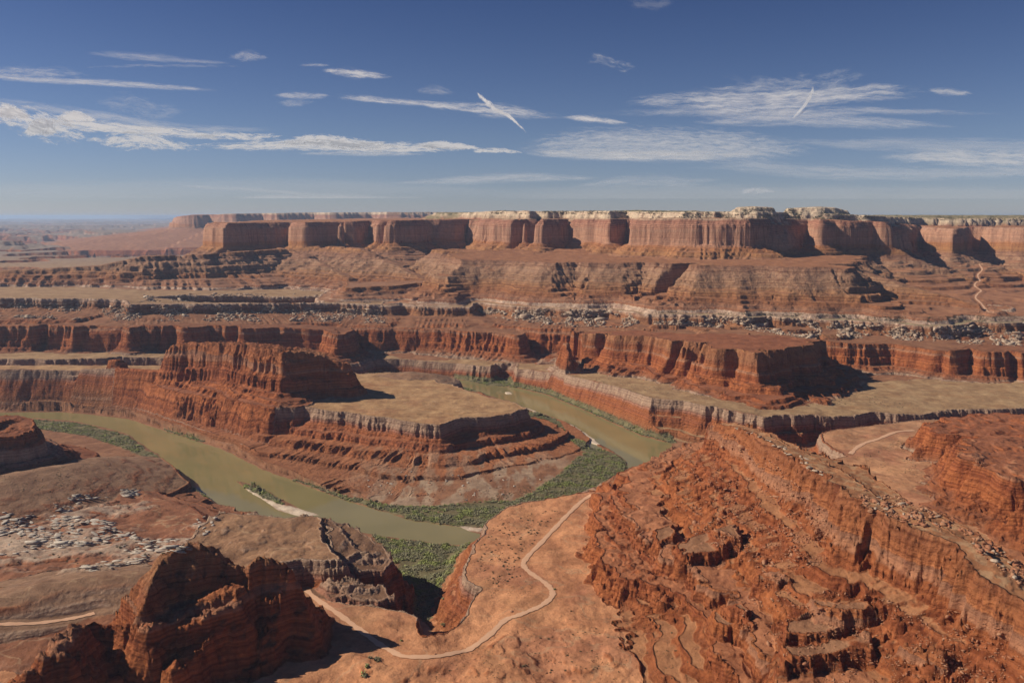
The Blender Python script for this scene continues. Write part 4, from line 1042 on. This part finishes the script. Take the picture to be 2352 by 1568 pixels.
# scrub dots on the orange bench
for poly, n, s0, lb, gr in [
    ([(1150, 1200), (1290, 1160), (1240, 1230), (1190, 1290), (1200, 1330), (1150, 1350), (1105, 1330), (1095, 1290), (1120, 1230)], 130, 1.3, "small dark desert shrub dotting the orange bench left of the road", "desert shrubs on the orange bench"),
    ([(1300, 1400), (1600, 1450), (1600, 1560), (1100, 1560), (1150, 1480)], 34, 1.2, "small desert shrub on the bare ground below the road", "desert shrubs below the road"),
    ([(0, 1200), (450, 1240), (400, 1300), (0, 1300)], 40, 1.7, "dark shrub growing between the cream slabs at the lower left", "shrubs among the cream slabs")]:
    for h in scatter(poly, n, rd):
        shrub("desert_shrub", h[0], h[1], h[2], s0 * rd.uniform(.6, 1.4), M_SAGE, lb, "shrub", gr)
for (px, py, r, lb) in [(866, 1516, 4.4, "roundest dark green juniper below the bend of the dirt road"), (850, 1510, 2.6, "low juniper just left of the roundest one by the road"),
                        (843, 1531, 3.8, "wide dark juniper below the roundest one, near the bottom edge"), (838, 1552, 4.0, "lowest juniper, close to the bottom edge of the view"),
                        (922, 1471, 1.8, "small green bush above the straight stretch of road"), (1274, 1353, 2.0, "green bush on the outer side of the sharp road bend"),
                        (1018, 1434, 3.0, "dark green bush at the head of the green ravine"), (1018, 1375, 2.6, "bright bush in the middle of the green ravine"), (853, 1494, 1.5, "small bush between road and the lone junipers")]:
    h = raycast(px, py)
    if h: shrub("juniper", h[0], h[1], h[2], r, M_LEAF, lb, "bush", None, 1.1)
# scrub on the far pale rim and on the mesa top
items = []
for poly, n, s0 in [([(1490, 714), (1700, 716), (1900, 722), (2100, 728), (2352, 722), (2352, 735), (2200, 742), (2080, 740), (1860, 728), (1500, 718)], 1500, 2.0),
                    ([(1560, 484), (1680, 480), (1800, 478), (1920, 484), (1960, 492), (2352, 498), (2352, 508), (1900, 504), (1560, 500)], 1300, 4.0),
                    ([(1120, 484), (1560, 482), (1560, 492), (1120, 492)], 500, 4.0),
                    ([(1300, 870), (1500, 900), (1700, 925), (2000, 930), (2110, 940), (2000, 900), (1960, 880), (1800, 925), (1600, 905), (1380, 865)], 260, 1.6),
                    ([(1160, 1165), (1370, 1128), (1240, 1230), (1190, 1290), (1230, 1360), (1080, 1400), (1110, 1345), (1095, 1270), (1125, 1200)], 500, 0.8),
                    ([(1000, 1520), (1300, 1400), (1560, 1450), (1600, 1560), (1000, 1560)], 260, 0.9), ([(1960, 1050), (2090, 1000), (2095, 1060), (2180, 1130), (2050, 1090)], 160, 1.2), ([(0, 1050), (400, 1080), (480, 1160), (300, 1180), (0, 1130)], 420, 1.3),
                    ([(786, 1160), (1000, 1170), (1130, 1120), (1250, 1110), (1150, 1170), (900, 1150)], 500, 1.3)]:
    for h in scatter(poly, n, rd, 40, 8):
        s = s0 * rd.uniform(.5, 1.3)
        items.append((h[0], h[1], h[2], s, s, s * .8, rd.uniform(0, 6), 0.0))
M_SCRUB = leaf_mat("juniper_scrub", (.08, .085, .04), (.12, .11, .055), (.15, .125, .075))
merged("scrub", BS, items, M_SCRUB, "dark scrub dotted over the far benches and mesa top")
print("plants", round(time.time() - T0, 1))

# ---------------------------------------------------------------- clouds: thin ice sheets nine kilometres up
def cloud_mat(name, dens, sx, sy, edge, seed, puff=False):
    m = bpy.data.materials.new(name); m.use_nodes = True; nt = m.node_tree; nt.nodes.clear()
    out = nd(nt, "ShaderNodeOutputMaterial"); uv = nd(nt, "ShaderNodeUVMap", uv_map="UVMap").outputs[0]
    sep = nd(nt, "ShaderNodeSeparateXYZ"); nt.links.new(uv, sep.inputs[0])
    u0 = nd(nt, "ShaderNodeAttribute", attribute_name="across").outputs["Vector"]
    s2 = nd(nt, "ShaderNodeSeparateXYZ"); nt.links.new(u0, s2.inputs[0])
    def fall(v, p):
        a = math_(nt, 'ABSOLUTE', v); return math_(nt, 'SUBTRACT', 1.0, math_(nt, 'POWER', a, p))
    fu = fall(s2.outputs[0], 4.0); fv = fall(s2.outputs[1], 1.6)
    cxy = nd(nt, "ShaderNodeMapping"); cxy.inputs["Scale"].default_value = (sx * 1.5, sy * 3.6, 1); cxy.inputs["Location"].default_value = (seed * 3.7, seed * 1.3, seed)
    wq = noise(nt, uv, 3.0, 3); wq3 = nd(nt, "ShaderNodeCombineXYZ"); nt.links.new(math_(nt, 'MULTIPLY', math_(nt, 'SUBTRACT', wq, 0.5), 0.25), wq3.inputs[0]); nt.links.new(math_(nt, 'MULTIPLY', math_(nt, 'SUBTRACT', wq, 0.5), 0.12), wq3.inputs[1])
    wa = nd(nt, "ShaderNodeVectorMath", operation='ADD'); nt.links.new(uv, wa.inputs[0]); nt.links.new(wq3.outputs[0], wa.inputs[1])
    nt.links.new(wa.outputs[0], cxy.inputs[0])
    n1 = noise(nt, cxy.outputs[0], 1.0, 7, 0.62 if not puff else 0.68)
    n2 = noise(nt, cxy.outputs[0], 4.2, 5, 0.7)
    ff = math_(nt, 'MULTIPLY', fu, fv)
    nn = math_(nt, 'ADD', math_(nt, 'MULTIPLY', n1, 0.75), math_(nt, 'MULTIPLY', n2, 0.25))
    if puff:
        t = math_(nt, 'ADD', nn, math_(nt, 'MULTIPLY', math_(nt, 'SUBTRACT', ff, 0.75), 0.42))
        v = math_(nt, 'MULTIPLY', mrange(nt, t, 0.33 + edge, 0.55 + edge), mrange(nt, ff, 0.0, 0.5))
    else:
        t = math_(nt, 'ADD', nn, math_(nt, 'MULTIPLY', math_(nt, 'SUBTRACT', ff, 0.8), 0.30))
        v = math_(nt, 'MULTIPLY', mrange(nt, t, 0.30 + edge, 0.74 + edge), mrange(nt, ff, 0.0, 0.8))
    al = math_(nt, 'MULTIPLY', v, min(1.0, dens * 1.25), clamp=True)
    tr = nd(nt, "ShaderNodeBsdfTransparent"); df = nd(nt, "ShaderNodeBsdfDiffuse"); tl = nd(nt, "ShaderNodeBsdfTranslucent")
    df.inputs[0].default_value = (.86, .90, .96, 1); tl.inputs[0].default_value = (.90, .94, 1.0, 1)
    ad = nd(nt, "ShaderNodeMixShader"); ad.inputs[0].default_value = 0.6
    nt.links.new(df.outputs[0], ad.inputs[1]); nt.links.new(tl.outputs[0], ad.inputs[2])
    mx = nd(nt, "ShaderNodeMixShader"); nt.links.new(al, mx.inputs[0]); nt.links.new(tr.outputs[0], mx.inputs[1]); nt.links.new(ad.outputs[0], mx.inputs[2])
    nt.links.new(mx.outputs[0], out.inputs[0])
    return m
def cloud(center, label, dens=0.6, sx=1.0, sy=4.0, edge=0.15, alt=9000.0, puff=False, sd=[0]):
    """center: [(px, py, half height)...] ribbon unrolled on a level sheet at the given height"""
    sd[0] += 1
    (xa, ya, wa_), (xb, yb, wb_) = center[0], center[1]; (xc, yc, wc_), (xd, yd, wd_) = center[-1], center[-2]
    center = [(xa + (xa - xb) * 0.35, ya + (ya - yb) * 0.35, wa_ * 0.5)] + list(center) + [(xc + (xc - xd) * 0.35, yc + (yc - yd) * 0.35, wc_ * 0.5)]
    c = smooth([(p[0], p[1], p[2] * 1.7) for p in center], 8)
    NV = 9; co = []; ac = []; uvs = []
    L = 0; last = None
    tot = sum(math.hypot(*(c[i + 1][:2] - c[i][:2])) for i in range(len(c) - 1))
    g = np.gradient(c[:, :2], axis=0); g /= np.linalg.norm(g, axis=1)[:, None]
    for i, p in enumerate(c):
        if last is not None: L += math.hypot(p[0] - last[0], p[1] - last[1])
        last = p
        for k in range(NV):
            t = k / (NV - 1) * 2 - 1
            q = P(p[0] - g[i][1] * t * p[2], p[1] + g[i][0] * t * p[2], alt)
            co.append((q[0], q[1], q[2] + sd[0] * 6.0)); ac.append((L / tot * 2 - 1, t, 0)); uvs.append((L / 100.0, t * p[2] / 100.0))
    n = len(c); ix = np.arange(n * NV).reshape(n, NV)
    q = np.stack([ix[:-1, :-1], ix[1:, :-1], ix[1:, 1:], ix[:-1, 1:]], -1).reshape(-1, 4)
    me = np_mesh("cloud", np.array(co), q, True)
    a = me.attributes.new("across", 'FLOAT_VECTOR', 'POINT'); a.data.foreach_set("vector", np.array(ac, np.float32).ravel())
    ul = me.uv_layers.new(name="UVMap"); uva = np.array(uvs, np.float32)
    li = np.zeros(len(me.loops), np.int32); me.loops.foreach_get("vertex_index", li); ul.data.foreach_set("uv", uva[li].ravel())
    o = link("cloud", me, cloud_mat("cloud_ice", dens, sx, sy, edge, sd[0], puff)); tag(o, label, "cloud")
    return o
CL = [
    ([(-30, 262, 9), (20, 256, 14), (62, 266, 7)], "small white puff at the very left edge", dict(dens=1.0, sx=3, sy=2.5, edge=-0.02, puff=True)),
    ([(62, 306, 8), (95, 290, 20), (125, 302, 9)], "upright white puff near the left edge", dict(dens=1.0, sx=3, sy=2.5, edge=-0.02, puff=True)),
    ([(135, 272, 7), (170, 268, 12), (215, 276, 5)], "white tuft right of the puffs at the left edge", dict(dens=1.0, sx=3, sy=3, edge=0.0, puff=True)),
    ([(640, 330, 5), (720, 322, 12), (800, 330, 12), (900, 336, 6)], "ragged white crest on the long bright band", dict(dens=1.0, sx=2.6, sy=3, edge=0.02, puff=True)),
    ([(960, 334, 4), (1020, 334, 9), (1090, 340, 4)], "white tufted end of the long bright band", dict(dens=1.0, sx=2.6, sy=3, edge=0.0, puff=True)),
    ([(-60, 440, 14), (300, 436, 18), (700, 430, 16), (1100, 440, 12)], "thin milky veil low over the left half", dict(dens=.12, sx=.5, sy=2.5, edge=-0.15)),
    ([(1150, 448, 12), (1500, 446, 18), (1900, 450, 18), (2420, 446, 14)], "thin milky veil low over the right half", dict(dens=.16, sx=.5, sy=2.5, edge=-0.15)),
    ([(1400, 262, 5), (1600, 258, 10), (1800, 262, 12), (2000, 256, 8), (2250, 262, 4)], "thin ragged fringe under the feathery bank", dict(dens=.4, sx=.8, sy=4, edge=0.0)),
    ([(-80, 262, 26), (20, 268, 30), (100, 290, 40), (180, 305, 30), (230, 322, 10)], "billowy bright cloud at the left edge", dict(dens=1.0, sx=1.6, sy=3.2, edge=0.12, puff=True)),
    ([(-60, 232, 8), (60, 244, 9), (160, 258, 10), (300, 280, 11), (420, 296, 9), (560, 300, 7), (640, 298, 3)], "long thin grey streak above the bright left clouds", dict(dens=.42, sx=.7, sy=3, edge=0.0)),
    ([(60, 275, 9), (160, 286, 12), (280, 297, 12), (400, 306, 11), (520, 318, 9)], "bright streak running right from the billowy cloud", dict(dens=.85, sx=1.0, sy=4, edge=0.05, puff=True)),
    ([(190, 322, 6), (260, 326, 18), (330, 322, 26), (400, 335, 14), (470, 344, 5)], "puffy white cloud in the left middle of the row", dict(dens=1.0, sx=2.2, sy=3.6, edge=0.10, puff=True)),
    ([(430, 322, 5), (500, 312, 9), (580, 318, 10), (650, 311, 6)], "small tufted cloud above the long bright band", dict(dens=.9, sx=2.0, sy=5, edge=0.10, puff=True)),
    ([(420, 336, 5), (560, 337, 9), (700, 334, 14), (840, 340, 14), (960, 342, 12), (1110, 343, 4)], "long bright band of cloud left of the centre", dict(dens=1.0, sx=1.5, sy=6, edge=0.06, puff=True)),
    ([(700, 354, 3), (850, 354, 6), (960, 356, 3)], "thin lower fringe of the long bright band", dict(dens=.7, sx=1.0, sy=6, edge=0.05)),
    ([(1085, 349, 3), (1140, 347, 7), (1195, 352, 3)], "little white tuft right of the long bright band", dict(dens=.9, sx=2.5, sy=5, edge=0.08, puff=True)),
    ([(-60, 172, 14), (60, 172, 16), (150, 175, 14), (215, 180, 6)], "wispy patch high at the left edge", dict(dens=.5, sx=1.2, sy=3, edge=0.08)),
    ([(-60, 178, 4), (80, 188, 5), (200, 193, 6), (330, 200, 6), (480, 211, 3)], "thin straight streak under the high left wisp", dict(dens=.6, sx=.7, sy=4, edge=-0.02)),
    ([(210, 128, 5), (330, 137, 9), (440, 146, 6), (520, 150, 3)], "faint high streak at the upper left", dict(dens=.32, sx=.8, sy=3, edge=0.02)),
    ([(530, 137, 5), (565, 134, 12), (610, 138, 4)], "small faint puff right of the high left streak", dict(dens=.45, sx=2, sy=3, edge=0.05)),
    ([(200, 160, 2), (350, 156, 4), (520, 158, 3)], "fine dotted line of cloud at the upper left", dict(dens=.35, sx=2, sy=5, edge=0.1)),
    ([(230, 240, 14), (300, 245, 26), (370, 262, 20), (430, 258, 8)], "faint curled wisp above the left clouds", dict(dens=.3, sx=1.5, sy=2, edge=0.1)),
    ([(750, 168, 4), (810, 174, 10), (885, 181, 4)], "short bright dash of cloud left of the top centre", dict(dens=.75, sx=1.5, sy=4, edge=0.0)),
    ([(690, 157, 2), (725, 156, 4), (755, 156, 2)], "tiny dash above the short bright dash", dict(dens=.5, sx=2, sy=4, edge=0.05)),
    ([(640, 224, 4), (700, 225, 7), (750, 226, 4)], "short streak at the left end of the centre row", dict(dens=.55, sx=1.5, sy=4, edge=0.0)),
    ([(640, 242, 5), (680, 242, 8), (715, 240, 4)], "faint tuft under the left end of the centre row", dict(dens=.3, sx=2, sy=3, edge=0.05)),
    ([(755, 226, 4), (810, 230, 7), (880, 236, 7), (960, 242, 6), (1040, 250, 9), (1150, 260, 14), (1240, 268, 9), (1300, 274, 4)], "long ragged streak crossing the centre of the sky", dict(dens=.75, sx=1.1, sy=4, edge=0.02)),
    ([(1300, 274, 3), (1350, 277, 7), (1425, 286, 4)], "short bright streak right of the centre row", dict(dens=.75, sx=1.2, sy=4, edge=-0.02)),
    ([(1092, 216, 5), (1104, 228, 4.5), (1126, 246, 5.5), (1140, 258, 4), (1166, 270, 4), (1188, 288, 3), (1208, 308, 2)], "slanting broken contrail crossing the centre streak", dict(dens=.8, sx=4, sy=3, edge=0.03, puff=True)),
    ([(1867, 204, 2.5), (1864, 218, 3.5), (1856, 236, 3.5), (1846, 250, 3), (1832, 264, 3), (1820, 278, 2)], "short bright curved contrail in the right cloud bank", dict(dens=.6, sx=4, sy=3, edge=0.0, puff=True)),
    ([(1340, 146, 8), (1370, 145, 18), (1410, 155, 12), (1440, 163, 14), (1470, 160, 5)], "small pair of faint puffs at the upper centre right", dict(dens=.55, sx=2.2, sy=2.5, edge=0.14)),
    ([(960, 216, 5), (1000, 213, 9), (1040, 220, 4)], "faint small wisp above the centre streak", dict(dens=.3, sx=2, sy=3, edge=0.05)),
    ([(1420, 250, 5), (1480, 238, 12), (1580, 238, 18), (1700, 238, 30), (1800, 236, 30), (1920, 226, 18), (2030, 218, 17), (2130, 220, 8)], "broad feathery cloud bank at the right centre", dict(dens=.72, sx=.9, sy=3.2, edge=0.02)),
    ([(1670, 186, 10), (1750, 200, 16), (1850, 205, 26), (1930, 195, 30), (1990, 172, 16)], "feathered plume above the right cloud bank", dict(dens=.38, sx=1.6, sy=2.2, edge=0.1)),
    ([(2140, 215, 5), (2180, 219, 8), (2225, 222, 4)], "short pale dash right of the feathery bank", dict(dens=.5, sx=1.5, sy=4, edge=0.0)),
    ([(1590, 285, 5), (1700, 282, 12), (1820, 280, 14), (1960, 285, 14), (2160, 294, 5)], "soft layered streak below the feathery bank", dict(dens=.45, sx=.8, sy=4, edge=0.0)),
    ([(1190, 345, 10), (1280, 338, 24), (1420, 334, 30), (1560, 336, 30), (1700, 342, 30), (1850, 348, 14)], "wide rippled sheet of cloud right of the centre", dict(dens=.55, sx=1.6, sy=5, edge=-0.02)),
    ([(1210, 354, 5), (1330, 358, 10), (1460, 360, 11), (1600, 361, 10), (1740, 358, 5)], "bright lower edge of the rippled cloud sheet", dict(dens=.75, sx=.7, sy=4, edge=-0.05)),
    ([(2040, 365, 8), (2150, 362, 16), (2260, 368, 20), (2440, 372, 20)], "creamy band of cloud at the right edge", dict(dens=.7, sx=.8, sy=3.5, edge=-0.02)),
    ([(1830, 330, 5), (2000, 336, 12), (2200, 338, 14), (2420, 340, 12)], "faint wide veil above the right edge band", dict(dens=.3, sx=.6, sy=3.5, edge=-0.05)),
    ([(1590, 388, 6), (1720, 386, 12), (1900, 398, 14), (2150, 402, 12), (2420, 398, 8)], "long faint veil low over the right side", dict(dens=.32, sx=.6, sy=4, edge=-0.05)),
    ([(930, 422, 3), (1060, 416, 8), (1200, 410, 9), (1350, 412, 4)], "low thin pinkish streak over the centre", dict(dens=.4, sx=.7, sy=4, edge=-0.05)),
    ([(1330, 430, 4), (1450, 418, 12), (1560, 420, 12), (1640, 416, 4)], "low faint streaks right of the centre", dict(dens=.3, sx=.8, sy=4, edge=0.0)),
    ([(420, 430, 2), (560, 436, 5), (700, 446, 3)], "very faint low streak over the left mesa", dict(dens=.25, sx=.7, sy=4, edge=0.0)),
    ([(440, 474, 5), (600, 465, 12), (800, 466, 14), (1000, 470, 10)], "low peach coloured veil above the left mesa", dict(dens=.4, sx=.5, sy=3, edge=-0.15)),
    ([(1700, 444, 3), (1735, 440, 7), (1775, 442, 3)], "tiny puff low over the pale dome", dict(dens=.5, sx=3, sy=5, edge=0.0)),
    ([(2180, 468, 3), (2215, 465, 7), (2260, 468, 3)], "tiny puff low at the far right", dict(dens=.6, sx=3, sy=5, edge=0.0)),
    ([(1450, 20, 10), (1500, 28, 16), (1540, 20, 8)], "barely visible wisp at the top right of centre", dict(dens=.14, sx=2, sy=2, edge=0.05)),
]
for c_, l_, kw in CL: cloud(c_, l_, **kw)

# ---------------------------------------------------------------- haze: one box of even thin air
def haze():
    m = bpy.data.materials.new("thin_air"); m.use_nodes = True; nt = m.node_tree; nt.nodes.clear()
    out = nd(nt, "ShaderNodeOutputMaterial"); v = nd(nt, "ShaderNodeVolumePrincipled")
    v.inputs["Color"].default_value = (.50, .70, 1.0, 1); v.inputs["Density"].default_value = HAZE_D
    v.inputs["Anisotropy"].default_value = 0.2
    nt.links.new(v.outputs[0], out.inputs["Volume"])
    a = 96000.0; z0, z1 = -8.0 if H.min() > -7 else float(H.min()) - 1.0, float(max(H.max(), CAMZ)) + 12.0
    co = np.array([(x, y, z) for z in (z0, z1) for x, y in ((-a, -3000), (a, -3000), (a, a), (-a, a))])
    q = np.array([[3, 2, 1, 0], [4, 5, 6, 7], [0, 1, 5, 4], [1, 2, 6, 5], [2, 3, 7, 6], [3, 0, 4, 7]])
    tag(link("haze", np_mesh("haze", co, q), m), "thin blue air over the whole canyon", kind="stuff")
HAZE_D = 2.0e-5
haze()
print("done", round(time.time() - T0, 1), "H", H.min(), H.max())
